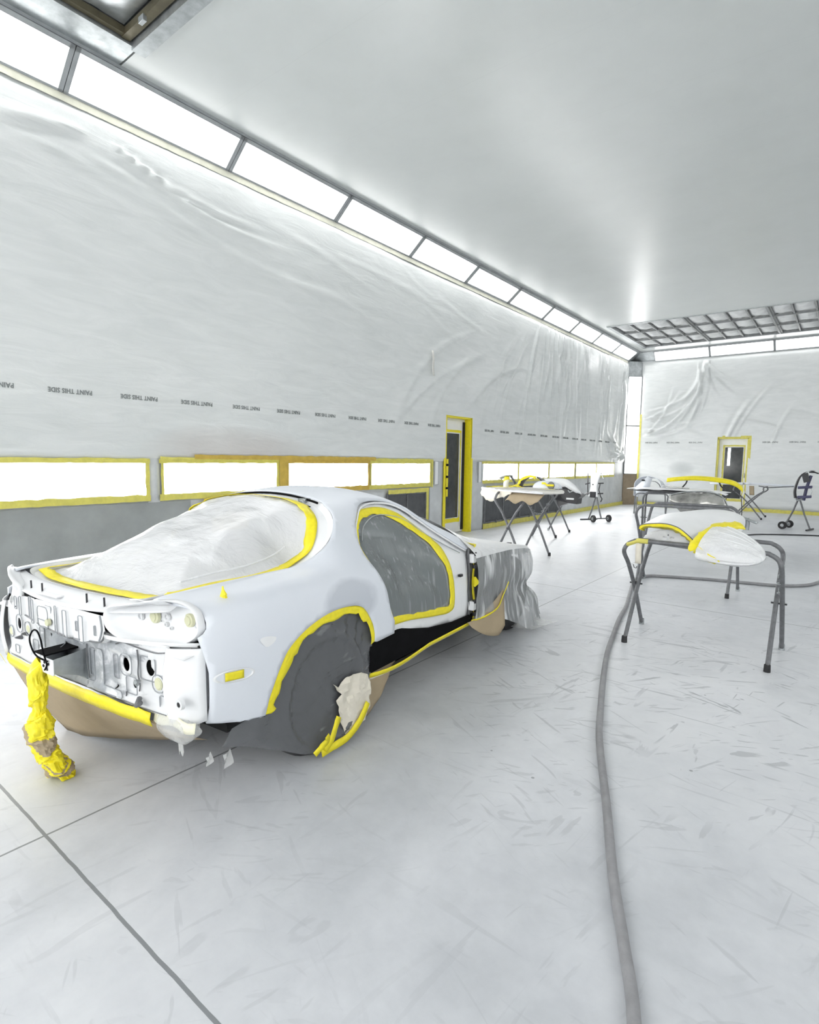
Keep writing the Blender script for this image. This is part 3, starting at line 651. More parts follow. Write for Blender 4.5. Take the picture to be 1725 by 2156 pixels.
DOOR=[(.54,.52),(.50,.60),(.48,.71),(.45,.80),(.42,.88),(.42,.96),(.46,1.04),(.53,1.10),(.61,1.15),(.74,1.172),(.91,1.16),(1.02,1.12),(1.13,1.04),(1.29,.92),(1.41,.84),(1.50,.795)]
ARCH=[(-.40,.33),(-.39,.37),(-.375,.42),(-.32,.53),(-.26,.60),(-.13,.66),(.04,.69),(.20,.68),(.28,.64),(.34,.55),(.36,.45)]
hatchR=[(.42,9,'s'),(.42,8,'s'),(.405,7.35,'s'),(.38,1.165,'z'),(.34,1.11,'z'),(.29,1.06,'z'),(.21,1.0,'z'),(.12,.945,'z'),(.04,5.15,'s'),(-.04,5.0,'s'),(-.28,5.0,'s'),(-.48,5.0,'s'),(-.62,5.0,'s')]
def ff_(L): return [uS(a,b) if k=='s' else us(a,b) for a,b,k in L]
loop=[us(-.665,.40),us(-.54,.36)]+[us(*p) for p in crom(ARCH,4)]+[us(.38,.445),us(.54,.45)]
loop+=[us(*p) for p in crom(DOOR,3)]+[us(1.58,.785)]
ws=[(1.58,6.2),(1.5,6.35),(1.4,6.45),(1.3,6.5),(1.2,6.6),(1.12,6.8),(1.09,7.2),(1.09,8),(1.09,9)]   # windscreen edge
loop+=[uS(*p) for p in crom(ws,3)]
loop+=[p for p in ff_(hatchR)]
loop+=[uS(-.67,5.0),uS(-.725,5.0),uS(-.715,4.7),uS(-.695,4.4),us(-.66,.835),us(-.648,.815),us(-.642,.79),us(-.647,.765),us(-.662,.75),us(-.685,.74),us(-.68,.70),us(-.66,.60),us(-.658,.46)]
loop=[tuple(p) for p in resamp(loop,.022,True)]
vo,Ft=cdt(loop,(),.026)
mb=MB(); P3=[surf(u,s/SSC) for u,s in vo]
mb.add([L3(*p) for p in P3],Ft); mb.add([L3(p[0],-p[1],p[2]) for p in P3],[f[::-1] for f in Ft])
body=mb.build('body_shell',M['primer'],car,angle=50)
sol=body.modifiers.new('thickness','SOLIDIFY'); sol.thickness=.012; sol.offset=0
body['label']='grey primed roof and rear quarters'
# --- door surround (white), both sides
TAPEO=[(.54,.50),(.51,.56),(.49,.66),(.465,.76),(.43,.86),(.425,.95),(.47,1.03),(.51,1.085),(.58,1.125),(.70,1.14),(.81,1.135),(.95,1.09),(1.07,1.0),(1.16,.91),(1.21,.85),(1.235,.76),(1.25,.66),(1.27,.53),(1.26,.44),(1.19,.415),(1.05,.43),(.91,.45),(.72,.48),(.59,.49)]
TAPEI=[(.545,.54),(.515,.60),(.495,.68),(.475,.77),(.44,.865),(.435,.95),(.475,1.01),(.52,1.05),(.60,1.085),(.70,1.095),(.78,1.088),(.93,1.03),(1.04,.945),(1.10,.88),(1.155,.79),(1.185,.70),(1.20,.61),(1.215,.53),(1.205,.49),(1.13,.475),(1.0,.48),(.85,.50),(.70,.52),(.59,.535)]
to=[tuple(us(*p)) for p in crom(TAPEO,3,True)]; ti=[tuple(us(*p)) for p in crom(TAPEI,3,True)]
jl=[us(.36,.44),us(.56,.455),us(.62,.43),us(.72,.40),us(.91,.355),us(1.22,.32),us(1.50,.305),us(1.50,.40),us(1.485,.50),us(1.49,.62),us(1.52,.74),us(1.57,.79),us(1.64,.80),uS(1.62,6.3)]
jl+=[uS(1.5,6.3),uS(1.4,6.35),uS(1.3,6.4),uS(1.2,6.5),uS(1.1,6.7),uS(.95,7.1),uS(.74,7.2),uS(.58,7.0),uS(.44,6.3),uS(.38,5.7),us(.36,.80),us(.42,.66),us(.44,.52)]
jl=[tuple(p) for p in resamp(jl,.03,True)]
vo,Ft=cdt(jl,[resamp_ for resamp_ in [[tuple(p) for p in resamp(ti,.03,True)]]],.035)
mb=MB()
for sg in (1,-1):
    P=[surf(u,s/SSC,-.018-.006*min(1,max(0,(u-.5)))) for u,s in vo]
    m_=MB().add([L3(p[0],sg*p[1],p[2]) for p in P],Ft)
    o=m_.build('door_surround',M['whitepaint'],car,angle=50); o.modifiers.new('thickness','SOLIDIFY').thickness=.006
# seal ridge round the door opening
for off,rr in ((.0,.006),):
    DR=crom(DOOR[3:],4); pts=[surf(u,s_of_z(u,z)-.12,-.004) for u,z in DR]
    MB().tube([L3(*p) for p in pts],rr,6).build('door_seal',M['whitepaint'],car)
pts=[surf(u,s_of_z(u,z)-.22,-.006) for u,z in crom([(.47,1.0),(.55,1.07),(.72,1.12),(.9,1.10),(1.02,1.05),(1.13,.96),(1.29,.86),(1.41,.80)],4)]
MB().tube([L3(*p) for p in pts],.004,6).build('door_seal',M['steel'],car)
def band(mb,outer,inner,off,jit=.006,n=3,sg=1,ss=None):
    N=len(outer); G=[]
    for i in range(N):
        o_=np.array(outer[i]); i_=np.array(inner[i]); row=[]
        j=jit*vnoise(i*.8,3.3)*1.6; 
        for k in range(n+1):
            q=o_+(i_-o_)*(k/n)*(1+j*14 if k==n else 1)
            row.append(q)
        G.append(row)
    return G
def tape_loop(name,outer,inner,off,mat=None,closed=True,jit=.006,sg=1,parent=None,wr=.0025):
    G=band(None,outer,inner,off,jit)
    if closed: G.append(G[0])
    rows=[[L3(*(lambda p:(p[0],sg*p[1],p[2]))(surf(q[0],q[1]/SSC,off+wr*vnoise(i*.55,k*2.0)))) for k,q in enumerate(r)] for i,r in enumerate(G)]
    mb=MB().grid(rows); o=mb.build(name,mat or M['tape'],parent or car,angle=25); o.modifiers.new('thickness','SOLIDIFY').thickness=.0012; return o
for sg in (1,-1):
    tape_loop('masking_tape',to,ti,-.006,sg=sg,jit=.012)
    # film over the opening, hanging slightly inwards
    til=[tuple(p) for p in resamp([( (a[0]*.75+b[0]*.25),(a[1]*.75+b[1]*.25)) for a,b in zip(ti,to)],.03,True)]
    vo,Ft=cdt(til,(),.028); cu_,cs_=.82,.0
    cs_=sum(p[1] for p in til)/len(til)
    P=[]
    for u,s in vo:
        dmin=min(math.hypot(u-a,s-b) for a,b in til[::3]); d=min(dmin/.22,1)
        P.append(surf(u,s/SSC,-.014-.05*d*d+.008*d*vnoise(u*16,s*3)+.004*d*vnoise(u*34+s*20,s*5)))
    MB().add([L3(p[0],sg*p[1],p[2]) for p in P],Ft).build('masking_film',M['filmwin'],car,angle=180)
# --- hatch surround, tape and film
half=[(u,s/SSC) for u,s in ff_(hatchR)]
half=[tuple(p) for p in crom(half,3)]
rear=[(-.655,5.1),(-.685,5.5),(-.70,6.0),(-.705,6.6),(-.708,7.3),(-.71,8.0),(-.71,9)]
rear=[tuple(p) for p in crom(rear,3)][1:]
HL=half+rear                                      # right half loop roof centre -> rear centre
def toV(u,s,sg): v,z=S(u,s); return (u,sg*v,z)
def hatch_ring(shrink,drop):
    """loop of 3-D points for the whole opening, moved inwards by shrink and down by drop"""
    R_=[toV(u,s,1) for u,s in HL]; Lp=[toV(u,s,-1) for u,s in HL[::-1]][1:-1]; P=[Vector(p) for p in R_+Lp]; N=len(P); out=[]
    for i in range(N):
        t=(P[(i+1)%N]-P[i-1]); t2=Vector((t.x,t.y)).normalized(); n=Vector((-t2.y,t2.x))   # towards the inside
        c=Vector((-.2,0)); q=Vector((P[i].x,P[i].y))
        if n.dot(c-q)<0: n=-n
        sh=shrink(P[i]) if callable(shrink) else shrink; q=q+n*sh
        out.append(Vector((q.x,q.y,P[i].z-drop)))
    # smooth
    for _ in range(3): out=[(out[i-1]+out[i]*2+out[(i+1)%N])/4 for i in range(N)]
    return out
def fsh(a,b): return lambda p: b if p.x>.0 else (a if abs(p.y)>.55 and p.x<-.1 else (a+b)/2)
r0=hatch_ring(0,0.0); r1=hatch_ring(fsh(.012,.030),.024); r2=hatch_ring(fsh(.05,.12),.024); 
r3=hatch_ring(fsh(.020,.085),.012); r4=hatch_ring(fsh(.072,.145),.006); r5=hatch_ring(fsh(.05,.13),.016)
def ring(name,A,B,m,wr=0,jit=0,n=2,keep=None):
    N=len(A); G=[]
    for i in range(N+1):
        a=A[i%N]; b=B[i%N]; j=1+jit*vnoise(i*.9,1.7); G.append([L3(*(a+(b-a)*(k/n)*(j if k==n else 1)+Vector((0,0,wr*vnoise(i*.6,k*3))))) for k in range(n+1)])
    return MB().grid(G).build(name,m,car,angle=30)
ring('hatch_frame',r0,r1,M['whitepaint']); ring('hatch_frame',r1,r2,M['whitepaint'])
o=ring('masking_tape',r3,r4,M['tape'],.003,.10,3); o.modifiers.new('thickness','SOLIDIFY').thickness=.0012
# film: stretched between ring r5, follows body profile, with creases
poly=[(p.x,p.y) for p in r5]; poly=[tuple(p) for p in resamp(poly,.03,True)]
ringz=[(p.x,p.y,p.z) for p in r5]
vo,Ft=cdt(poly,(),.032); P=[]
RZ=np.array(ringz)
prof_u=np.array([-.72,-.66,-.55,-.44,-.28,-.08,.12,.3,.42]); prof_z=np.array([.835,.86,.915,.955,1.02,1.09,1.15,1.185,1.20])
for u,v in vo:
    d2=np.hypot(RZ[:,0]-u,RZ[:,1]-v); w_=1/(d2**3+1e-7); zr=float((RZ[:,2]*w_).sum()/w_.sum()); dm=float(d2.min()); k=min(dm/.40,1); k=k*k*(3-2*k)
    zc_=float(np.interp(u,prof_u,prof_z))-.07*(abs(v)/.62)**2.2*max(0,min(1,(u+.9)))*.8
    z=zr*(1-k)+zc_*k+.05*k*(1-k)*4*.6+.003*vnoise(u*9+v*6,v*9-u*3)+.0035*vnoise((u+v)*17,(u-v)*4)
    P.append((u,v,z))
MB().add([L3(*p) for p in P],Ft).build('masking_film',M['filmhatch'],car,angle=180)
# loose crease pipe at lower right edge of the film
pts=[(-.60,.62,.915),(-.45,.62,.925),(-.25,.62,.93),(-.08,.60,.95),(.02,.585,.98)]
MB().tube([L3(p[0],p[1]-.03,p[2]+.0) for p in crom(pts,5)],.005,8).build('film_fold',M['filmtop'],car)
# hinges at roof rear edge and dark seam
for v in (-.34,.34):
    MB().box(.365,.425,-v-.028,-v+.028,1.182,1.20).box(.36,.385,-v-.02,-v+.02,1.165,1.19).build('hatch_hinge',M['steel'],car,bevel=.004)
pts=[(.405-.04*(abs(v)/.5)**2,v,S(.41,9-min(abs(v)/.5*1.7,1.7))[1]-.006) for v in np.linspace(-.46,.46,21)]
MB().tube([L3(*p) for p in pts],.007,6).build('roof_seal',M['black'],car)
pts=[(.355-.04*(abs(v)/.5)**2,v,S(.36,9-min(abs(v)/.5*1.7,1.7))[1]-.022) for v in np.linspace(-.1,.45,15)]
MB().tube([L3(*p) for p in pts],.0035,6).build('roof_seal',M['black'],car)
# --- windscreen film
wl_=[uS(*p) for p in crom(ws,3)]; mb=MB(); G=[]
for i in range(13):
    u=1.08+.55*i/12; G.append([L3(u,sg_*S(u,s)[0],S(u,s)[1]-.012) for sg_,s in [(1,6.5+2.5*k/6) for k in range(7)]+[(-1,9-2.5*k/6) for k in range(1,7)]])
mb.grid(G).build('windscreen_film',M['filmtop'],car)
# --- rear deck between hatch opening and tail
G=[]
for k in range(7):
    t=k/6; row=[]
    for v in np.linspace(-.70,.70,41):
        a=abs(v)/.70; u0=-.705+.055*a**5; z0=.832+.03*a*a; u1=-.815+.09*a**2.5; z1=.79+.045*a**2
        row.append(L3(u0+(u1-u0)*t,v,z0+(z1-z0)*t+(.006 if .3<t<.6 else 0)))
    G.append(row)
MB().grid(G).build('rear_deck',M['rear'],car,solid=.004)
for v in (-.33,-.22,.18,.32): MB().tube([L3(-.77,v,.80),L3(-.77,v,.85)],.004,8).build('stud',M['plastic_black'],car)
# --- embossed pressed panels on the tail
def rr(y,z,cy,cz,hw,hh,r,soft=.006):
    qx=abs(y-cy)-hw+r; qz=abs(z-cz)-hh+r; d=math.hypot(max(qx,0),max(qz,0))+min(max(qx,qz),0)-r
    return min(1,max(0,.5-d/(2*soft)))
feat=[(.25,.535,.035,.085,.02,.010),(.17,.545,.022,.06,.01,-.008),(.355,.56,.018,.05,.008,-.010),(.29,.455,.13,.016,.012,.012),(.29,.448,.10,.006,.005,-.008),(.45,.59,.040,.045,.03,.010),(.57,.59,.048,.048,.012,-.008),(.46,.50,.036,.036,.012,-.008),(.645,.545,.035,.035,.03,.006),(.66,.465,.022,.03,.008,-.006),(.60,.62,.012,.03,.006,.008),
 (-.51,.61,.036,.045,.03,.008),(-.41,.60,.034,.034,.03,.008),(-.63,.55,.03,.03,.03,.006),(-.36,.52,.03,.03,.01,-.006),(-.25,.585,.022,.05,.008,.010),(-.25,.585,.012,.035,.005,-.012),(-.14,.50,.05,.02,.01,.006),(.40,.64,.10,.012,.01,.006),(-.56,.47,.025,.02,.006,.006),(-.45,.46,.09,.012,.01,.005)]
OV=[(-.51,.61,.021,.028),(.45,.59,.022,.029),(.57,.59,.027,.033),(.46,.50,.014,.017),(.36,.475,.006,.008),(-.36,.515,.011,.015),(-.19,.605,.006,.008)]
def ell(cy,cz,a,b,n=18): return [(cy+a*math.cos(2*PI*k/n),cz+b*math.sin(2*PI*k/n)) for k in range(n)]
pl=[(-.67,.415),(-.3,.415),(0,.415),(.3,.415),(.70,.412),(.70,.60),(.705,.70),(.36,.70),(0,.70),(-.4,.70),(-.68,.70),(-.70,.60)]
def u_tail(v): return -.755+.02*(abs(v)/.7)**3
vo,Ft=cdt([tuple(p) for p in resamp(pl,.014,True)],[ell(*o_) for o_ in OV],.0125)
P=[]
for v,z in vo:
    d=sum(1.5*f[5]*rr(v,z,*f[:5],.004) for f in feat); d+=.012*rr(v,z,.0,.44,.7,.012,.01)+.006*vnoise(v*9,z*9)*.5
    P.append((u_tail(v)-d,v,z))
MB().add([L3(*p) for p in P],Ft).build('tail_panel',M['rear'],car,angle=60,solid=.003)
for cy,cz,r in ((.645,.545,.021),(-.63,.55,.018),(-.41,.60,.019),(.25,.515,.013)):
    MB().lathe(L3(u_tail(cy)-.004,cy,cz),(-1,0,0),[(-.01,r*1.25),(.006,r*1.2),(.007,r*.98),(.009,r*.9),(.010,0)]).build('rubber_plug',M['plug'],car)
MB().tube([L3(-.76,.53,.535),L3(-.785,.55,.545),L3(-.79,.57,.54)],.008,8).build('clip',M['steel'],car)
MB().tube([L3(-.76,.53,.465),L3(-.79,.56,.455),L3(-.79,.585,.47)],.011,8).build('clip',M['stand'],car)
for v,z in ((-.45,.565),(-.52,.535)): MB().tube([L3(-.75,v,z),L3(-.785,v+.02,z+.01)],[.012,.004],8).build('clip',M['stand'],car)
for pts in ([(-.66,.425),(-.3,.432),(0,.43),(.35,.428),(.68,.425)],[(.20,.438),(.34,.438),(.42,.446),(.43,.47)],[(.515,.66),(.52,.61),(.515,.56),(.525,.52),(.52,.49)],[(.70,.66),(.695,.58),(.69,.50),(.69,.43)],[(.14,.62),(.135,.55),(.15,.47)],[(.37,.66),(.42,.675),(.50,.67),(.62,.665),(.69,.675)]):
    MB().tube([L3(u_tail(v)-.006,v,z) for v,z in crom(pts,6)],.0028,6).build('panel_seam',M['stand'],car)
def outline(c,f,m,name,par=car):  # thin grey tubes standing for edge shade round the pressings
    cy,cz_q,hw,hh=f[:4]; rr0=min(f[4],hw*.9,hh*.9); pts=[]
    for qx,qz,a0 in ((1,1,0),(-1,1,90),(-1,-1,180),(1,-1,270)):
        for k in range(4):
            a=math.radians(a0+30*k); pts.append((cy+qx*(hw-rr0)+rr0*math.cos(a),cz_q+qz*(hh-rr0)+rr0*math.sin(a)))
    pts.append(pts[0]); MB().tube([L3(c(v),v,z) for v,z in pts],.0022,5,cap=False).build(name,m,par)
for f in feat:
    if f[2]>.012 and f[3]>.012: outline(lambda v:u_tail(v)-max(0,f[5])*1.5-.001,f,M['edge'],'press_shade_line')
# latch beam (upper cross member) with ribs and a drip edge
bl=[(-.455,.705),(-.30,.685),(-.10,.665),(.10,.655),(.25,.665),(.34,.675),(.37,.72),(.36,.785),(.1,.79),(-.2,.785),(-.45,.775)]
bf=[(-.34,.735,.012,.045,.006,.010),(-.27,.735,.014,.05,.008,-.006),(-.20,.73,.012,.055,.006,.010),(-.10,.735,.05,.03,.02,.009),(-.08,.75,.03,.018,.008,-.006),(-.12,.69,.05,.022,.01,.004),(.02,.725,.008,.06,.004,.008),(.11,.72,.016,.06,.008,.012),(.165,.715,.008,.02,.002,-.006),(.235,.715,.016,.058,.008,.012),(.30,.715,.006,.02,.003,-.005),(-.41,.74,.014,.03,.006,.008)]
vo,Ft=cdt([tuple(p) for p in resamp(bl,.014,True)],(),.0125)
mb=MB(); mb.add([L3(-.812+.02*(abs(v)/.45)**2-sum(1.7*f[5]*rr(v,z,*f[:5],.003) for f in bf),v,z) for v,z in vo],Ft)
lo=[(v,z) for v,z in crom([(-.455,.705),(-.30,.685),(-.10,.665),(.10,.655),(.25,.665),(.34,.675),(.37,.72)],4)]
mb.grid([[L3(-.812+.02*(abs(v)/.45)**2,v,z),L3(-.78,v,z-.012),L3(-.745,v,z+.005)] for v,z in lo])
mb.build('latch_beam',M['whitepaint'],car,angle=60)
for f in bf: outline(lambda v:-.812+.02*(abs(v)/.45)**2-max(0,f[5])*1.7-.001,f,M['edge'],'press_shade_line')
MB().tube([L3(-.813+.02*(abs(v)/.45)**2,v,z) for v,z in lo],.004,6).build('beam_edge',M['stand'],car)
MB().tube([L3(-.812,v,z) for v,z in crom([(.36,.79),(.37,.73),(.345,.68)],5)],.004,6).build('beam_edge',M['edge'],car)
MB().box(-.80,-.765,.02,.20,.808,.813).build('label_plate',M['rear'],car)
MB().lathe(L3(-.828,-.055,.70),(-1,0,0),[(-.01,.016),(.004,.015),(.005,0)]).build('rubber_plug',M['plug'],car)
# tail lamp pockets
for sg in (1,-1):
    c=np.array([.60,.775]); O_=crom([(.785,.79),(.77,.835),(.72,.865),(.64,.865),(.52,.845),(.42,.825),(.385,.79),(.40,.745),(.47,.715),(.58,.70),(.69,.70),(.755,.72),(.783,.75)],4,True)
    def u_lip(v): return -.80+.150*max(0,(abs(v)-.38)/.44)**1.8
    G=[]
    for k,(f,dp) in enumerate(((1.12,.010),(1.05,-.006),(1.0,0),(.96,.02),(.90,.045),(.78,.058),(.5,.06),(.25,.06),(.02,.06))):
        row=[]
        for q in list(O_)+[O_[0]]:
            p=c+(q-c)*f; row.append(L3(u_lip(p[0])+dp,sg*p[0],p[1]))
        G.append(row)
    pk=MB().grid(G).build('tail_lamp_pocket',M['whitepaint'],car,angle=50,solid=.003)
    for (v,z,r) in ((.575,.795,.020),(.715,.785,.019)):
        MB().lathe(L3(u_lip(v)+.057,sg*v,z),(-1,0,0),[(-.008,r*1.5),(.004,r*1.4),(.006,r),(.010,r*.9),(.011,0)]).build('rubber_plug',M['plug'],pk)
    for (v,z,r) in ((.51,.79,.014),(.63,.795,.012),(.745,.765,.012),(.625,.765,.008),(.645,.75,.006)):
        MB().lathe(L3(u_lip(v)+.057,sg*v,z),(-1,0,0),[(-.004,r*1.3),(.005,r*1.2),(.005,r*.8),(-.012,r*.7),(-.012,0)]).build('bulb_hole',M['rear'],pk)
    # upper bracket lip
    if sg>0: MB().grid([[L3(-.765+.02*j,sg*(.50+.19*i/8),.865+.012*math.sin(i)*.3-.01*j+.02*i/8) for j in range(4)] for i in range(9)]).build('lamp_bracket',M['whitepaint'],car,solid=.003)
    # lower lamp sill with slots
    lo=[]; 
    for i in range(15):
        v=.37+.44*i/14; lo.append([L3(u_lip(v)-.006,sg*v,.712-.0*i),L3(u_lip(v)-.004,sg*v,.695),L3(u_lip(v)+.03,sg*v,.685),L3(-.745,sg*v,.67)])
    MB().grid(lo).build('lamp_sill',M['rear'],car,angle=60,solid=.002)
    # outer corner panel below the lamp
    G=[]
    for j in range(12):
        z=.415+(.70-.415)*j/11; row=[]
        for i in range(9):
            v=.695+.138*i/8; row.append(L3(-.742+.072*(i/8)**1.5-(.012 if 0<i<8 else 0)-.02*(1-(i/8)**2)*math.sin(PI*j/11),sg*v,z-.02*(1-j/11)*math.sin(PI*i/8)))
        G.append(row)
    MB().grid(G).build('corner_panel',M['whitepaint'],car,angle=60,solid=.003)
    MB().lathe(L3(-.765,sg*.80,.505),(-1,0,0),[(-.01,.022),(.004,.02),(.004,.011),(-.006,.010),(-.006,0)]).build('bolt_hole',M['rear'],car)
    MB().lathe(L3(-.768,sg*.80,.505),(-1,0,0),[(0,.009),(.002,0)]).build('bolt',M['void'],car)
    # grey flange down the quarter's rear edge
    fl=crom([(-.685,.81,.70),(-.668,.826,.65),(-.660,.832,.60),(-.657,.830,.52),(-.660,.825,.46),(-.667,.812,.405)],4)
    MB().grid([[L3(p[0],sg*p[1],p[2]),L3(p[0]-.012,sg*(p[1]-.012),p[2]),L3(p[0]-.015,sg*(p[1]-.022),p[2])] for p in fl]).build('edge_flange',M['stand'],car,solid=.002)
    for z in (.70,.60,.46): MB().box(-.684,-.676,-sg*.812-.004,-sg*.812+.004,z-.008,z+.008).build('slot',M['void'],car)
# tow bracket with wire loop
tb=[( -.755,.125,.60),(-.755,.125,.455),(-.755,-.065,.455),(-.755,-.065,.60)]
te=[( -.90,.135,.585),(-.90,.135,.525),(-.90,.055,.525),(-.90,.055,.585)]
mb=MB(); G=[]
for k in range(9):
    t=k/8; f=t**.6; row=[]
    for a,b in zip(tb+[tb[0]],te+[te[0]]): row.append(L3(a[0]+(b[0]-a[0])*t,a[1]+(b[1]-a[1])*f,a[2]+(b[2]-a[2])*f))
    G.append(row[0:4] if True else row)
mb.grid(G).build('tow_bracket',M['steel'],car,smooth=False,solid=.004)
MB().box(-.906,-.898,-.15,-.045,.522,.59).build('bracket_plate',M['whitepaint'],car,bevel=.004)
for (v,z) in ((.075,.555),(.105,.545),(.12,.57),(.085,.572)): MB().lathe(L3(-.9075,v,z),(-1,0,0),[(0,.007),(.002,.006),(.002,0)],12).build('plate_hole',M['void'],car)
MB().box(-.89,-.75,-.055,.045,.585,.592).build('bracket_cover',M['black'],car,smooth=False)
wire=[(-.915,.13,.585),(-.92,.05,.595),(-.925,.02,.625),(-.925,.005,.665),(-.92,.025,.70),(-.92,.065,.705),(-.92,.095,.67),(-.92,.11,.62),(-.912,.115,.57),(-.91,.09,.54)]
MB().tube([L3(*p) for p in crom(wire,6)],.0035,8).build('wire_loop',M['black'],car)
# hanging bundle, wrapped in tape and paper
ax_=[(-.885,.01,.565,.022),(-.915,.02,.52,.040),(-.925,.055,.46,.044),(-.925,.05,.40,.040),(-.915,.035,.355,.030),(-.91,.02,.32,.054),(-.905,0,.27,.066),(-.90,-.01,.22,.070),(-.89,.0,.17,.058),(-.87,.0,.12,.062),(-.85,-.005,.075,.066),(-.83,-.01,.035,.066),(-.815,-.015,.006,.060)]
C_=crom([np.array(a) for a in ax_],10); n=56; G=[]; mi=[]
for i,a in enumerate(C_):
    row=[]
    for k in range(n+1):
        th=2*PI*(k%n)/n; f=1+.16*vnoise(i*.22,(k%n)*.26+9)+.12*vnoise(i*.55,(k%n)*.5); row.append(L3(a[0]+math.sin(th)*a[3]*f*.75,a[1]+math.cos(th)*a[3]*f,max(a[2]+.012*math.sin(th*2+i*.3),.002)))
    G.append(row)
hb=MB()
for i in range(len(G)-1):
    for k in range(n):
        z=C_[i][2]; sw=z+.045*math.cos(2*PI*k/n+.4)
        brown=(.205<sw<.262) or (.108<sw<.118) or (.062<sw<.085)
        hb.add([G[i][k],G[i][k+1],G[i+1][k+1],G[i+1][k]],[(0,1,2,3)],1 if brown else 0)
hb.add(G[-1][:-1],[tuple(range(n))],0)
o=hb.build('wrapped_bundle',[M['tape'],M['paper']],car,angle=25); o['label']='bundle wrapped in yellow tape and brown paper hanging to the floor'
# --- tape strip and brown paper under the tail
G=[]; G2=[]
for i in range(33):
    t=i/32; v=-.69+1.29*t; u=u_tail(v)-.016; w_=.05-.0*t; j=.004*vnoise(i*.7,5); sag=.012*math.sin(PI*t)
    G.append([L3(u,v,.425+j-sag*.5),L3(u-.006,v,.395-sag),L3(u+.004,v,.365-sag+.5*j)])
    bu=-.60+.08*t; bz=.012+.235*max(0,(t-.12))**1.15; bv=-.44+1.06*t
    pv=[]
    for k in range(9):
        q=k/8; pv.append(L3((u+.006)*(1-q)+bu*q-.02*math.sin(PI*q),v*(1-q)+bv*q,(.385-sag)*(1-q)+bz*q+.004*vnoise(i*.4,k*.8)))
    G2.append(pv)
MB().grid(G).build('masking_tape',M['tape'],car,angle=30,solid=.0015)
MB().grid(G2).build('masking_paper',M['paper'],car,solid=.001)
MB().grid([[L3(-.78+.004*k,-.70-.008*i+.004*k,.42-.012*k+.004*i) for k in range(5)] for i in range(6)]).build('tape_end',M['tape'],car,solid=.001)
# plastic bag under the right tail corner
G=[]
for i in range(15):
    t=i/14; row=[]
    for k in range(25):
        th=2*PI*k/24; r=(.085*math.sin(PI*min(t*1.15+.18,1))**.7+.01)*(1+.12*vnoise(k%24*.9,i*.5)); row.append(L3(-.71+.055*math.sin(th)*r/.085,.70+.02*t+math.cos(th)*r*1.25,.425-.155*t+.01*math.sin(th*3)*t))
    G.append(row)
MB().grid(G).build('bagged_hook',M['filmbag'],car,angle=60)
G=[[L3(-.74-.004*j,.60+.26*i/10,.425-.02*j-.008*math.sin(i)+.01*(i/10)) for j in range(3)] for i in range(11)]
MB().grid(G).build('pale_tape',simple('pale_masking_tape',(.86,.84,.66),.5,var=.05),car,solid=.001)
MB().box(-.735,-.67,-.65,-.60,.365,.415).build('tow_eye_recess',M['void'],car,smooth=False)
# underbody, rockers, cabin floor
mb=MB(); mb.box(-.40,2.9,-.60,.60,.19,.23); 
mb.box(-.56,-.42,-.60,.55,.30,.40); mb.build('underbody',M['void'],car,smooth=False)
mb=MB()
for sg in (1,-1):
    G=[]
    for i in range(13):
        u=.345+(1.56-.345)*i/12; zt=float(np.interp(u,[.34,.6,.75,.95,1.25,1.56],[.46,.46,.42,.375,.34,.33]))
        G.append([L3(u,sg*.842,zt),L3(u,sg*.845,.34 if zt>.36 else zt-.02),L3(u,sg*.838,.275),L3(u,sg*.70,.18)])
    MB().grid(G).build('sill',M['black'],car,solid=.004)
    # taped paper edge below the sill
    G=[[L3(.34+1.25*i/16,sg*(.840-.004*j),.275-.014*j-.035*(1-i/16)*math.sin(PI*min(1,i/16*2))) for j in range(3)] for i in range(17)]
    MB().grid(G).build('masking_tape',M['tape'],car,solid=.001)
    G=[[L3(.34+1.25*i/16,sg*(.832-.05*j-.07*j*(i/16)),.247-.035*(1-i/16)*math.sin(PI*min(1,i/16*2))-.035*j) for j in range(5)] for i in range(17)]
    MB().grid(G).build('masking_paper',M['paperlight'],car,solid=.001)
mb=MB(); mb.box(.35,1.75,-.74,.74,.22,.26); mb.box(.30,.36,-.74,.74,.26,.72); mb.box(1.66,1.72,-.76,.76,.26,.80); mb.box(.36,1.7,-.13,.13,.26,.42); mb.box(-.62,.33,-.58,.58,.50,.54); mb.box(-.66,-.60,-.58,.58,.40,.78)
mb.box(-.62,.32,-.60,-.57,.50,.84).box(-.62,.32,.57,.60,.50,.84)
mb.box(-.70,-.685,-.66,.66,.42,.655)  # dark backing sheet added so the tail holes look black
mb.build('cabin_interior_and_dark_backing',M['void'],car,smooth=False)
mb=MB(); 
for v in (-.36,.36):
    mb.box(.55,1.0,v-.24,v+.24,.27,.44); mb.obox(L3(.50,-v,.66),(0,1,0),(.25,0,1),(1,0,-.25),.23,.28,.06)
mb.build('seat',M['void'],car,bevel=.05)
# inner wheel housings
for sg in (1,-1):
    G=[[L3(.0+.40*math.cos(PI*k/16),sg*v,.32+.38*math.sin(PI*k/16)) for k in range(17)] for v in (.55,.66,.78,.84)]
    MB().grid(G).build('wheel_housing',M['void'],car,solid=.003)
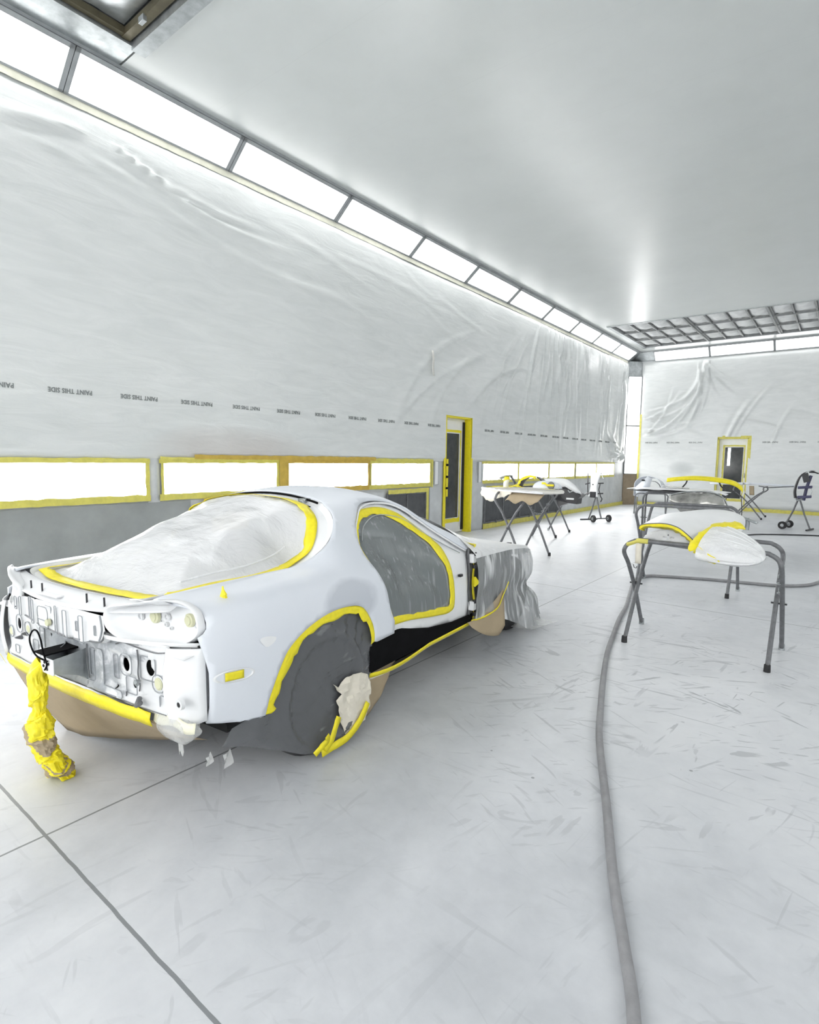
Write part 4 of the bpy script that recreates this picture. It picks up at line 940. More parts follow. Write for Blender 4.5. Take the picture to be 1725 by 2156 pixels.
# wheels
def wheel(u,v,z0):
    sg=1 if v>0 else -1; r=.315; w=.235
    vo_=.0
    pr=[(-w/2,r*.70),(-w/2-.004,r*.86),(-w/2+.012,r*.965),(-w/2+.04,r),(w/2-.04,r),(w/2-.012,r*.965),(w/2+.004,r*.86),(w/2,r*.70)]
    t=MB().lathe(L3(u,v,r+z0),(0,-sg,0),pr,48).build('tyre',M['rubber'],car,angle=60)
    rim=MB().lathe((0,0,0),(0,-1,0),[(w/2-.01,r*.70),(w/2-.03,r*.64),(w/2-.06,r*.60),(-w/2+.03,r*.60)],36)
    for k in range(5):
        a=2*PI*k/5; rim.obox(Vector((math.cos(a)*.11,-(w/2-.055),math.sin(a)*.11)),(math.cos(a),0,math.sin(a)),(0,1,0),(-math.sin(a),0,math.cos(a)),.10,.014,.028)
    rim.lathe((0,0,0),(0,-1,0),[(w/2-.07,.06),(w/2-.04,.05),(w/2-.035,0)],20)
    o=rim.build('wheel_rim',M['rubber'],t,angle=40); o.location=L3(u,v,r+z0)
    if sg<0: o.rotation_euler=(0,0,PI)
wheel(0,.70,-.018); wheel(0,-.70,.016); wheel(2.425,.68,-.018); wheel(2.425,-.68,.016)
# --- rear wheel film with arch tape (right side), and plain film left
def wheel_film(sg):
    A=crom(ARCH,4); lp=[tuple(p) for p in A]+[(.365,.35),(.345,.22),(.29,.10),(.21,.025),(.05,.012),(-.06,.02),(-.16,.05),(-.30,.13),(-.47,.22),(-.60,.275),(-.55,.33),(-.45,.345)]
    lp=[tuple(p) for p in resamp(lp,.02,True)]; vo,Ft=cdt(lp,(),.016); P=[]
    for u,z in vo:
        r=math.hypot(u,z-.30); ring_=math.exp(-((r-.27)/.020)**2)+.5*math.exp(-((r-.315)/.02)**2); inside=1/(1+math.exp((r-.30)/.02))
        y=.835+.018*ring_+.005*inside; y-=.02*max(0,(-.36-u))*3
        if z<.12: y+=.0+.01*(0.12-z)/.12
        th=math.atan2(z-.1,u-.1)
        y+=.006*vnoise(th*16,r*3)*(1 if r>.2 else .5)+.004*vnoise(u*22+z*14,(u-z)*5)
        dm=min(math.hypot(u-a[0],z-a[1]) for a in A[::3]); y=.852+(y-.852)*min(1,dm/.08)
        P.append(L3(u,sg*y,z+ (.018 if False else 0)))
    MB().add(P,Ft).build('wheel_film',M['filmwheel'],car,angle=180)
    ao=[tuple(us(*p)) for p in crom(ARCH,4)]; ain=[]
    for i,p in enumerate(crom(ARCH,4)):
        c=np.array([-.02,.33]); q=np.array(p); d=(c-q); d/=np.linalg.norm(d); w_=.045+.012*vnoise(i*.5,2)
        if p[0]>.3: w_=.03
        ain.append(tuple(us(*(q+d*w_))))
    tape_loop('masking_tape',ao,ain,.003,closed=False,sg=sg,jit=.01,wr=.004)
wheel_film(1); wheel_film(-1)
# torn paper on the wheel, paper behind, tape at the bottom
pp=[(.02,.33),(.06,.30),(.12,.335),(.24,.32),(.30,.29),(.335,.22),(.31,.13),(.26,.06),(.16,.03),(.11,.04),(.09,.10),(.06,.15),(.065,.20),(.05,.235),(.08,.26)]
vo,Ft=cdt([tuple(p) for p in resamp([(-0+a,b) for a,b in pp],.012,True)],(),.014)
MB().add([L3(u,.862+.012*vnoise(u*22,z*18)+.006*vnoise(u*50,z*50),z) for u,z in vo],Ft).build('masking_paper',M['paperlight'],car,angle=20,solid=.001)
bp2=[(.30,.29),(.45,.275),(.64,.25),(.585,.19),(.53,.115),(.47,.06),(.39,.005),(.30,.0),(.20,.0),(.16,.05)]
vo,Ft=cdt([tuple(p) for p in resamp(bp2,.02,True)],(),.025)
G=None; pm_=MB().add([L3(u,.795+.014*vnoise(u*14,z*12),z+.01) for u,z in vo],Ft); pm_.build('masking_paper',M['paper'],car,angle=25,solid=.001)
G=[[L3(.30+.02*j,.83-.03*j,.02+.1*i/4) for j in range(3)] for i in range(5)]
MB().grid(G).build('masking_paper',M['paper'],car,angle=25,solid=.001)
mb=MB()
def strip3(mb,pts,w,nrm):
    P=[Vector(L3(*p)) for p in crom(pts,4)]; n_=Vector(L3(*nrm)).normalized(); A=[];B=[]
    for i,p in enumerate(P):
        t=(P[min(i+1,len(P)-1)]-P[max(i-1,0)]).normalized(); b=n_.cross(t).normalized(); w2=w*(1+.12*vnoise(i*.7,8)); A.append(p+b*w2/2); B.append(p-b*w2/2)
    N=len(P); mb.add(A+B,[(i,i+1,N+i+1,N+i) for i in range(N-1)])
strip3(mb,[(-.08,.875,.028),(.02,.88,.030),(.12,.88,.035),(.22,.878,.085),(.285,.872,.145)],.035,(0,1,.25))
strip3(mb,[(-.06,.878,.035),(-.02,.884,.07),(.01,.884,.12),(.04,.882,.165)],.035,(0,1,.2))
strip3(mb,[(-.13,.878,.045),(-.09,.886,.07),(-.05,.888,.085),(-.055,.888,.11)],.03,(0,1,.2))
mb.build('masking_tape',M['tape'],car,angle=30,solid=.001)
for (u,z,s_) in ((-.66,.25,.03),(-.58,.225,.045)):
    MB().grid([[L3(u+s_*i/4,.80+.01*math.sin(i+j),z-s_*1.6*j/4+.006*i) for j in range(5)] for i in range(5)]).build('film_scrap',M['filmbag'],car)
# side marker recess with tape, gloss spots, filler cap tape
G=[]; 
mk=MB(); cu0,cz0=-.556,.562
O_=[(cu0+.085*math.cos(t)*(1),cz0+.024*math.sin(t)) for t in np.linspace(0,2*PI,33)]
G=[]
for f,dp in ((1.12,.001),(1.0,.004),(.92,-.002),(.5,-.004),(.02,-.004)):
    row=[]
    for (a,b) in O_:
        u=cu0+(a-cu0)*f; z=cz0+(b-cz0)*f-(u-cu0)*.12; row.append(L3(*surf(u,s_of_z(u,z),.0065+dp)))
    G.append(row)
mk=MB().grid(G).build('side_marker_recess',M['whitepaint'],car,angle=40)
G=[[L3(*surf(cu0-.045+.085*i/6,s_of_z(cu0,cz0-.016+.034*j/3+.004*(1-i/3.)),.010)) for j in range(4)] for i in range(7)]
MB().grid(G).build('tape_cover',M['tape'],mk,solid=.001)
sp=crom([(-.43,.672),(-.40,.678),(-.355,.668),(-.345,.655),(-.375,.636),(-.405,.638)],4,True)
MB().add([L3(*surf(a,s_of_z(a,b),.0085)) for a,b in sp],[tuple(range(len(sp)))]).build('bare_spot',M['whitepaint'],car)
G=[[L3(-.535+.012*math.cos(th)*r_,.772+.02*r_*abs(math.sin(th))+.002,.885-.018*h_+.012*math.sin(th)*r_*.5) for th in np.linspace(0,2*PI,11)] for h_,r_ in ((-1.2,.25),(-.6,.35),(0,.6),(.6,1.0),(1.0,1.2),(1.1,.3))]
MB().grid(G).build('tape_tag',M['tape'],car,angle=20)
MB().box(1.325,1.36,-.868,-.845,.632,.65).build('door_check_stub',M['plastic_black'],car,bevel=.003)
# hinge pillar tape with hinges
strip=MB(); G=[]
for i in range(25):
    z=.29+.53*i/24; u=1.555+.012*math.sin(i*.4)+ (.03*max(0,(z-.74))/.08); G.append([L3(u-.004,.845-.03*max(0,(z-.7))*4*.25,z),L3(u+.045+.004*vnoise(i,1),.835-.03*max(0,(z-.7)),z)])
G.append([L3(1.56,.80,.835),L3(1.66,.78,.82)]); G.append([L3(1.52,.77,.86),L3(1.60,.73,.85)])
MB().grid(G).build('masking_tape',M['tape'],car,solid=.002)
MB().grid([[L3(1.50+.006*math.sin(i),.842,.30+.5*i/12),L3(1.53,.80,.30+.5*i/12),L3(1.56,.835,.30+.5*i/12)] for i in range(13)]).build('hinge_pillar',M['stand'],car,solid=.003)
for z in (.735,.395):
    hg=MB().box(1.505,1.55,-.875,-.83,z-.035,z+.03).build('door_hinge',M['whitepaint'],car,bevel=.006)
    mb=MB()
    for dz in (.03,-.06): mb.tube([L3(1.525,.872,z+dz-.012),L3(1.525,.872,z+dz+.012)],.014,10); mb.tube([L3(1.565,.86,z+dz*.8-.02),L3(1.565,.86,z+dz*.8+.006)],.011,10)
    mb.build('hinge_pin',M['plastic_black'],hg)
strip=MB(); strip.tube([L3(1.53,.868,.60),L3(1.545,.872,.56),L3(1.53,.868,.53)],[.012,.03,.008],8,flat=.4); strip.build('tape_lump',M['tape'],car)
# --- front end under plastic
def fr(th,t):
    """th: 0 right rear .. PI left rear going round the nose; t 0 bonnet centre .. 1 shoulder .. 2 floor"""
    c,s=math.cos(th),math.sin(th); e=.62
    bu=1.50+1.56*(abs(s)**.58); bv=.90*(abs(c)**.38)*(1 if c>0 else -1); 
    rearness=max(0,1-s*3)            # 1 near the doors
    zs=.755-.22*(s**2.0); zc_=.86-.25*s**1.3
    if t<=1:
        k=t; u=1.50+(bu-1.50)*k; v=bv*k; zc2=S(min(u,3.04),9)[1]+.02 if u<3.04 else .60
        z=zc2+(zs-zc2)*(k**3.2)
        z+=.006*vnoise(th*9,k*4)
        return (u,v,z)
    q=t-1; zb=.30*rearness*(1 if s<.35 else 0)+.006; 
    z=zs+(zb-zs)*q
    w_=(math.exp(-((q-.50)/.09)**2)*.05-math.exp(-((q-.74)/.16)**2)*.05)*min(1,max(0,s-.05)*4); fl=max(0,q-.62)**1.4*(.30 if s>.3 else s)*1.1
    fold=(.016*vnoise(th*19,q*2.2)+.010*vnoise(th*43,q*1.1+3)+.012*vnoise(th*7,q*6))*(.35+q)
    k=1-w_+fl+fold+.04*math.sin(PI*min(q/.45,1))*(1-.5*rearness)
    return (1.50+(bu-1.50)*k if s>.05 else bu,bv*(1+fold*.8+.02*math.sin(PI*min(q*1.5,1))-w_*.5+fl*.8),z)
def front_patch(name,t0,t1,nt_,m,n=150):
    G=[[L3(*fr(PI*i/n,t0+(t1-t0)*j/nt_)) for j in range(nt_+1)] for i in range(n+1)]
    return MB().grid(G).build(name,m,car,angle=180)
front_patch('masking_film',.0,1.04,22,M['filmtop'])
front_patch('masking_film',1.04,2.0,34,M['filmfront'])
# loose tail of film on the floor
G=[[L3(2.36+.36*i/12,.74+.24*j/6+.10*(i/12)*(j/6),.016+.008*(1+vnoise(i*.8,j*.9))+.10*max(0,1-j/3.)*(i/12)) for j in range(7)] for i in range(13)]
MB().grid(G).build('film_tail',M['filmbag'],car,angle=60)
# structure seen through the film: inner wings and strut towers
mb=MB(); 
for sg in (1,-1):
    mb.box(1.62,2.9,-sg*.55-.02,-sg*.55+.02,.30,.66); mb.lathe(L3(2.3,sg*.60,.40),(0,0,1),[(0,.16),(.24,.13),(.26,0)],20); mb.box(1.60,1.9,-sg*.74-.03,-sg*.74+.03,.3,.70)
mb.box(2.75,2.85,-.55,.55,.3,.52)
mb.build('engine_bay_panel',M['void'],car,smooth=False)
# kraft paper flap between sill and front film
G=[[L3(1.46+.44*i/14-.05*(j/6)*(i/14),.85+.08*(i/14)**.7+.006*j,.285+.17*(i/14)**1.6-(.03+.27*min(1,i/14*1.25)*(1-.12*(i/14)))*j/6*(1)) for j in range(7)] for i in range(15)]
MB().grid(G).build('masking_paper',M['paper'],car,solid=.001)
mb=MB(); strip3(mb,[(1.50,.862,.29),(1.62,.91,.30),(1.78,.935,.33),(1.86,.94,.40),(1.92,.945,.46),(1.95,.95,.50)],.014,(0,1,0)); mb.build('masking_tape',M['tape'],car,solid=.001)
# ------------------------------------------------------------------ stands, parts, hoses
def stand(lab,cx,cy,rot,w,d,leg=1.06,group=None,tape=False,mat='stand'):
    """folding X stand: two U-shaped tube frames crossing at a pivot"""
    t=thing('trestle_stand',lab,'stand',(cx,cy,0),rot,group); H=math.sqrt(leg**2-d**2); r=.0165; hb=.56
    for k,sg in enumerate((1,-1)):
        ww=w/2-(.0 if k==0 else .038)
        yt=-sg*d*.5; yf=sg*d*.5; zp=H*hb; 
        def P(x): # from foot to top along a kinked leg
            return [(x,yf,.012),(x,yf*.45,H*.30),(x,0,zp*.92),(x,yt*.55,H*.74),(x,yt,H*.88)]
        L_=P(-ww); R_=P(ww)
        path=L_+[(-ww+.02,yt,H*.95),(-ww+.07,yt,H*.99),(-ww+.13,yt,H),(0,yt,H),(ww-.13,yt,H),(ww-.07,yt,H*.99),(ww-.02,yt,H*.95)]+R_[::-1]
        pts=crom([path[0],path[1],path[2],path[3],path[4],path[5],path[6],path[7],path[8],path[9],path[10],path[11],path[12],path[13],path[14],path[15],path[16]],4)
        MB().tube(pts,r,12).build('tube_frame',M[mat],t)
        for x in (-ww,ww):
            MB().lathe((x,yf,0),(0,0,1),[(0,r*1.35),(.05,r*1.25),(.052,r)],14).build('foot_cap',M['rubber'] if k else M['steel'],t)
    for x in (-w/2+.02,w/2-.02): MB().tube([(x-.05,0,H*hb*.92),(x+.05,0,H*hb*.92)],.007,8).build('pivot_bolt',M['plastic_black'],t)
    # chain that limits the spread
    ch=MB(); x=w/2-.02
    for i in range(9):
        q=i/8; c=Vector((x,-d*.36+d*.72*q,H*.80-.16*math.sin(PI*q)+0)); rr_=.013
        ax2=Vector((1,0,0)) if i%2 else Vector((0,0,1)); a=Vector((0,1,0))
        ch.tube([c+a*math.cos(2*PI*k/10)*.024*d/.5+ax2*math.sin(2*PI*k/10)*rr_ for k in range(11)],.003,6,cap=False)
    ch.build('chain',M['steel'],t,kind='stuff')
    if tape:
        G=[[(-w/2+.02+.16*i/8+.0,-d*.5+math.cos(2*PI*k/10)*(r+.003),H*(.955+.045*min(1,i/4))+math.sin(2*PI*k/10)*(r+.003)) for k in range(11)] for i in range(9)]
        MB().grid(G).build('tape_wrap',M['walltape'],t)
        MB().grid([[(-w/2+.09+.045*j/2,-d*.5-.01-.004*math.sin(i),H-.02-.16*i/5) for j in range(3)] for i in range(6)]).build('tape_tail',M['paperlight'],t,solid=.001)
        MB().tube([(-w/2+.06,-d*.42,H*.76),(-w/2+.07,-d*.42,H*.73),(-w/2+.085,-d*.42,H*.725),(-w/2+.09,-d*.42,H*.745)],.003,6).build('hook',M['plastic_black'],t)
    return t,H
sA,HA=stand('grey folding stand nearest the camera, under the taped fender',-.82,4.83,0,1.05,.62,leg=1.037,tape=True)
sB,HB=stand('grey folding stand under the rear end of the taped fender',-1.38,6.97,0,1.02,.47)
# foreground fender: arch mouth towards the camera, nose wrapped in plastic
t=thing('car_fender','white fender with yellow taped wheel arch and plastic wrapped nose on two stands','car part',(-1.0,5.5,.85),0)
O=Vector((-1.0,5.5,.85))
def W(x,y,z): return (x-O.x,y-O.y,z-O.z)
arch=[(-1.27,4.62,.915),(-1.25,4.60,.945),(-1.17,4.57,.965),(-1.06,4.55,.975),(-.97,4.55,.955),(-.90,4.54,.91),(-.85,4.54,.865),(-.81,4.53,.835),(-.775,4.52,.82)]
mid1=[(-1.36,5.2,.90),(-1.33,5.2,.935),(-1.24,5.2,.985),(-1.12,5.2,1.01),(-1.0,5.2,1.015),(-.88,5.18,1.0),(-.78,5.15,.965),(-.70,5.1,.93),(-.64,5.05,.88)]
mid2=[(-1.48,6.0,.85),(-1.45,6.0,.885),(-1.35,6.0,.935),(-1.22,6.0,.965),(-1.08,6.0,.985),(-.93,6.0,.985),(-.82,5.9,.97),(-.73,5.8,.945),(-.67,5.7,.89)]
end=[(-1.56,6.75,.83),(-1.52,6.78,.855),(-1.42,6.8,.89),(-1.28,6.82,.92),(-1.14,6.82,.94),(-1.0,6.8,.945),(-.88,6.7,.93),(-.80,6.6,.905),(-.76,6.5,.88)]
rows=[crom(a,4) for a in (arch,mid1,mid2,end)]
G=[]
for j in range(len(rows[0])):
    c=crom([rows[0][j],rows[1][j],rows[2][j],rows[3][j]],7); G.append([W(*p) for p in c])
f=MB().grid(G).build('fender_shell',M['whitepaint'],t,angle=60,solid=.006)
# arch lip with tape
A=[np.array(p) for p in crom(arch,5)]; cA=np.array([-1.02,4.62,.83]); G=[]
for i,p in enumerate(A):
    d=cA-p; d/=np.linalg.norm(d); w_=.045+.012*vnoise(i*.5,1); e_=np.array([0,-.004,0]); row=[p+np.array([0,-.002,.002]),p+e_+d*.006,p+e_*3+d*w_*.5,p+np.array([0,.012,0])+d*w_]
    G.append([W(*(q+np.array([0,0,.002*vnoise(i*.9,k)]))) for k,q in enumerate(row)])
MB().grid(G).build('arch_tape',M['tape'],t,angle=25,solid=.001)
MB().tube([W(*(p+np.array([0,-.002,.003]))) for p in A],.004,6).build('arch_lip',M['stand'],t)
# inner liner panel below the arch
lin=[(-1.235,.835),(-1.22,.865),(-1.17,.90),(-1.10,.925),(-1.03,.925),(-.97,.905),(-.92,.87),(-.88,.845),(-.86,.83),(-1.0,.828),(-1.15,.83)]
vo,Ft=cdt([tuple(p) for p in resamp(lin,.02,True)],[ell(-1.085,.855,.006,.006,10),ell(-1.03,.855,.006,.006,10),[(-1.064,.84),(-1.052,.84),(-1.054,.885),(-1.061,.885)]],.018)
MB().add([W(x,4.63+.03*math.sin((x+1.2)*9)+.008*vnoise(x*30,z*30),z) for x,z in vo],Ft).build('inner_panel',M['whitepaint'],t,solid=.003)
MB().box(*[c for c in (-.09,-.03,-.84,-.80,-.05,.04)]).build('shadow_block',M['void'],t) if False else None
G=[[W(-1.26+.48*i/12,4.53+.03*j,.835-.004*i/12*1+.012*math.sin(i*.9)*(j==0)-.008*j-.02*(i/12)) for j in range(5)] for i in range(13)]
MB().grid(G).build('foam_pad',M['stand'],t,angle=30,solid=.012)
# plastic wrapped nose (closed lump)
def lump(u,th):
    c=Vector((-.75,4.50,.865))*(1-u)+Vector((-.385,4.42,.835))*u; rx=.16*(1-u**3)**.5*1.0+.004; rz=.10*(1-u**2.6)**.5+.002; up=.0
    y=math.cos(th)*(.30-.10*u)*(1-u**3)**.5; z=math.sin(th)*(.105-.02*u)*(1-u**3.0)**.5
    if math.sin(th)<0: z*=.9
    k=1+.05*vnoise(th*6,u*1.5)+.03*vnoise(th*15,u*1.2)
    return W(c.x+.16*y,c.y+y*k+.12*(1-u),c.z+z*k-.03*u+.22*y)
G=[[lump(min(u/18,.999),2*PI*k/40) for k in range(41)] for u in range(19)]
nose=MB().grid(G).build('wrapped_nose',M['filmtop'],t,angle=60)
for th0,th1 in ((.30,.36),(.42,.44),(.55,.50),(.66,.58)):
    MB().tube([tuple(Vector(lump(.06+.84*k/10,PI*(th0+(th1-th0)*k/10)))+Vector((0,-.001,.001))) for k in range(11)],[.001+.003*math.sin(PI*k/10) for k in range(11)],6).build('film_crease',M['whitepaint'],nose)
G=[[tuple(Vector(lump(.03+.80*i/26,PI*(-.52+.20*j/6)))+Vector((0,-.006-.008*abs(vnoise(i*.9,j*1.1)),-.010*abs(vnoise(i*1.3+4,j))))) for j in range(7)] for i in range(27)]
MB().grid(G).build('crumpled_film',M['foil'],nose,angle=25,solid=.001)
tpth=[(-.60,4.92,.985),(-.66,4.80,.985),(-.72,4.66,.975),(-.77,4.50,.93),(-.80,4.40,.87),(-.80,4.35,.82)]
C=[Vector(W(*p)) for p in crom(tpth,5)]; G=[]
for i,p in enumerate(C):
    tt=(C[min(i+1,len(C)-1)]-C[max(i-1,0)]).normalized(); bb=Vector((.25,-.55,.8)).cross(tt).normalized(); w_=.046*(1+.2*vnoise(i*.8,2))
    G.append([p-bb*w_+Vector((0,0,-.010)),p-bb*w_*.3+Vector((0,0,.002*vnoise(i,1))),p+bb*w_*.4,p+bb*w_+Vector((0,0,-.012))])
MB().grid(G).build('nose_tape',M['tape'],t,angle=25,solid=.001)
mb=MB()
P0=[(-.83,4.42,.80),(-.77,4.37,.775),(-.72,4.34,.755),(-.67,4.33,.745)]
P1=[(-.81,4.40,.865),(-.755,4.33,.84),(-.69,4.30,.805),(-.635,4.29,.775)]
mb.grid([[W(*(np.array(a)*(1-j/3)+np.array(b)*j/3+np.array([0,0,.004*vnoise(i,j)]))) for j in range(4)] for i,(a,b) in enumerate(zip(crom(P0,4),crom(P1,4)))]).build('corner_tape',M['tape'],t,angle=25,solid=.001)
# curled steel pieces behind the nose
G=[[W(-.90+.20*i/8,7.0+.02*j,.92-.07*i/8-.02*j+.02*math.sin(PI*i/8)) for j in range(5)] for i in range(9)]
bp_=thing('bumper_bracket','curled steel bracket resting behind the white fender on the far stand','car part',(-.85,6.9,.80),0)
MB().grid([[(-.09+.24*i/10,.0+.03*j,.10-.085*(i/10)+.012*math.sin(PI*j/4)) for j in range(5)] for i in range(11)]).build('bracket_arm',M['steel'],bp_,solid=.012)
MB().tube([(-.05,.03,.09),(-.02,.03,.04),(-.01,.03,-.03),(-.01,.03,-.09)],.026,12).build('bracket_post',M['steel'],bp_)
MB().tube([(.05,.05,.06),(.06,.05,.0),(.055,.05,-.07)],.022,12).build('bracket_post',M['steel'],bp_)
# silver bumper wrapped in clear film behind the fender
t=thing('wrapped_bumper','curved silver bumper corner wrapped in clear plastic behind the white fender','car part',(-1.33,7.4,.975),0)
top=[(-.36,-.02,.06),(-.20,0,.105),(.0,.02,.12),(.14,.0,.105),(.24,-.03,.05),(.30,-.06,-.06)]
bot=[(-.30,-.05,-.02),(-.20,-.08,-.13),(-.02,-.12,-.14),(.10,-.14,-.06),(.20,-.14,-.05),(.27,-.12,-.10)]
T_=crom(top,5); B_=crom(bot,5)
G=[[tuple(np.array(a)*(1-j/9)+np.array(b)*(j/9)+np.array([0,-.09*math.sin(PI*j/9),.02*math.sin(2*PI*j/9)+.010*vnoise(i*.8,j*1.1)])) for j in range(10)] for i,(a,b) in enumerate(zip(T_,B_))]
MB().grid(G).build('bumper_shell',M['foil'],t,angle=50,solid=.006)
MB().tube([tuple(np.array(p)+np.array([0,-.005,.006])) for p in T_],.008,8).build('bumper_edge',M['steel'],t)
MB().tube([tuple(np.array(p)*np.array([.8,1,1])+np.array([-.03,-.07,-.075])) for p in T_[3:14]],.014,8).build('grille_slot',M['plastic_black'],t)
MB().tube([tuple(np.array(p)*np.array([.8,1,1])+np.array([.02,-.10,-.11])) for p in T_[12:20]],.010,8).build('grille_slot',M['plastic_black'],t)
G=[[(-.16+.40*i/12,.10+.18*j/5-.04*i/12,.09+.05*math.sin(PI*i/12)*(1-j/9)+.01*j/5) for j in range(6)] for i in range(13)]
MB().grid(G).build('bumper_top',M['whitepaint'],t,solid=.004)
# long pale boot lid / board on a stand further back
sC,HC=stand('grey folding stand under the long pale panel in mid booth',-2.25,10.25,.25,1.0,.50)
t=thing('body_panel','long pale pointed body panel lying flat on a stand in mid booth','car part',(-2.2,10.1,HC+.02),.0)
pn=[(-.80,-.06),(-.60,-.18),(-.2,-.28),(.30,-.30),(.62,-.24),(.76,-.10),(.78,.05),(.55,.22),(.1,.34),(-.40,.28),(-.70,.10)]
pp_=[tuple(p) for p in resamp(crom(pn,4,True),.04,True)]; vo,Ft=cdt(pp_,(),.05)
def pz(x,y): 
    e=max(0,1-((x/.82)**2+(y/.36)**2)); return .015+.045*math.sqrt(e)
MB().add([(x,y,pz(x,y)) for x,y in vo],Ft).build('panel_skin',M['whitepaint'],t,solid=.006)
MB().add([(x*.93,y*.9,-.004+.01*vnoise(x*5,y*5)) for x,y in vo],Ft).build('panel_inner',M['stand'],t,solid=.01)
MB().grid([[( -.22+.42*i/10,-.14+.22*j/6,.065+.035*abs(math.sin(i*.9+j*.5))*(1-i/14)) for j in range(7)] for i in range(11)]).build('film_bundle',M['filmtop'],t,angle=20)
# yellow edged spoiler resting on it
t=thing('spoiler','white rear spoiler with yellow taped top edge lying across the pale panel','car part',(-1.95,10.5,HC+.09),0)
sp_=[(-.50,0,.10),(-.35,.0,.125),(-.10,-.02,.15),(.15,-.02,.145),(.40,0,.115),(.54,.02,.075),(.63,.04,.0),(.655,.05,-.055)]
c_=crom(sp_,6); 
G=[];G2=[]
for i,p in enumerate(c_):
    q=i/(len(c_)-1); w_=.03+.10*math.sin(PI*min(q*1.1+.06,1)); row=[]
    nrm=(0,0,1) if q<.75 else (.7,0,.7)
    for k in range(13):
        th=2*PI*k/12; row.append((p[0]+.02*math.cos(th)*(q>.85),p[1]+w_*math.cos(th),p[2]+.034*math.sin(th)))
    G.append(row)
    G2.append([(p[0],p[1]-w_*1.03,p[2]-.030),(p[0],p[1]-w_*1.06,p[2]+.003),(p[0],p[1]-w_*.7,p[2]+.040),(p[0],p[1]+w_*.8,p[2]+.042)])
MB().grid(G).build('spoiler_blade',M['whitepaint'],t,angle=60); MB().grid(G2).build('edge_tape',M['tape'],t,angle=40,solid=.001)
MB().tube([(.30,0,.11),(.33,0,.04),(.40,0,-.03)],.012,8).build('spoiler_foot',M['plastic_black'],t)
MB().tube([(-.18,.0,.13),(-.20,0,.06),(-.26,0,-.02)],.012,8).build('spoiler_foot',M['plastic_black'],t)
# grey front bonnet corner on stand at far left
sD,HD=stand('thin grey stand below the pale wing by the corner column',-4.1,15.9,.3,.8,.5,leg=.78)
t=thing('body_panel','pale arched wing panel standing by the corner column, dark slot on top','car part',(-4.12,15.8,HD),0)
G=[]
for i in range(25):
    th=PI*(i/24); G.append([(-.02-.36*math.cos(th)*(1 if math.cos(th)<0 else .95),-.20+.12*j,.13+.34*math.sin(th)**.75-.16*(j/4)*.4-(.20 if i<2 else 0)) for j in range(5)])
MB().grid(G).build('wing_skin',M['primer'],t,solid=.01)
MB().add([(-.33,-.19,.15),(-.02,-.19,.46),(.10,-.19,.40),(.0,-.19,-.02),(-.28,-.19,-.05)],[(0,1,2,3,4)]).build('wing_side',M['primer'],t,solid=.006)
MB().box(-.16,-.08,-.215,-.205,.33,.37).build('slot',M['void'],t)
G=[[(.10+.22*math.cos(PI*i/10+PI),-.18+.02*j,.12+.22*math.sin(PI*i/10)) for j in range(4)] for i in range(11)]
MB().grid(G).build('arch_edge',M['stand'],t,solid=.01)
# long panel on stand beside the far door
sE,HE=stand('grey folding stand under the long white panel beside the far door',-1.95,17.25,PI/2,1.0,.66)
t=thing('body_panel','long narrow white panel resting on a stand in front of the far door','car part',(-1.9,17.2,HE+.03),0)
pn=[(-.98,-.10),(-.6,-.22),(.2,-.22),(.92,-.14),(.95,.02),(.3,.20),(-.5,.20),(-.95,.08)]
vo,Ft=cdt([tuple(p) for p in resamp(crom(pn,4,True),.05,True)],(),.06)
MB().add([(x,y,.045+.04*(1-abs(x))*.8) for x,y in vo],Ft).build('panel_skin',M['primer'],t,solid=.05)
MB().tube([(.15,-.2,.0),(.35,-.22,-.03),(.5,-.21,-.02),(.9,-.14,.02)],.014,8).build('panel_edge',M['stand'],t)
MB().grid([[(-.05+.11*i/4+.02*j/5,-.30,.0-.24*j/5) for i in range(5)] for j in range(6)]).build('paper_flap',M['paper'],t,solid=.001)
t=thing('cable','thin dark looped cable hanging in front of the far door','cable',(-2.35,16.6,0))
MB().tube([(p[0],p[1],p[2]) for p in crom([(-.08,0,.012),(-.09,0,.35),(-.02,0,.62),(.12,.02,.72),(.25,.05,.60),(.30,.05,.3),(.31,.05,.012)],8)],.010,8).build('loop',M['plastic_black'],t)
# wheeled stands
def roller(name_lab,x,y,rot,hh,sc=1):
    t=thing('rolling_stand',name_lab,'stand',(x,y,0),rot)
    MB().tube([(0,0,hh),(.0,.10,hh*.55),(.0,.22,.10)],.020,10).build('leg',M['stand'],t)
    MB().tube([(0,0,hh*.95),(0,-.12,hh*.45),(0,-.24,.035)],.018,10).build('leg',M['stand'],t)
    MB().tube([(-.24,-.24,.02),(.24,-.24,.02)],.018,10).build('foot_bar',M['plastic_black'],t)
    MB().tube([(-.22,.22,.085),(.22,.22,.085)],.014,10).build('axle',M['stand'],t)
    for sx in (-.22,.22):
        w_=MB().lathe((sx,.22,.085),(1,0,0),[(-.026,.04),(-.028,.075),(-.018,.085),(.018,.085),(.028,.075),(.026,.04)],28).build('wheel',M['rubber'],t)
        MB().lathe((sx,.22,.085),(1,0,0),[(-.03,0),(-.03,.035),(.03,.035),(.03,0)],16).build('hub',M['steel'],w_)
    return t
rl=roller('wheeled stand by the left wall lights holding a white panel',-4.68,13.3,-2.15,.66)
t=thing('body_panel','white door pillar panel clamped upright on the wheeled stand by the wall','car part',(-4.66,13.12,.62),-.15)
G=[]
for i in range(15):
    q=i/14; w_=.085+.075*abs(q-.45)**1.4*2; G.append([(w_*math.sin(-1+2*j/8)*1.15+.0,-.05*math.cos(-1+2*j/8)-.02+.10*(q**3),-.02+.57*q) for j in range(9)])
MB().grid(G).build('panel_skin',M['whitepaint'],t,solid=.008)
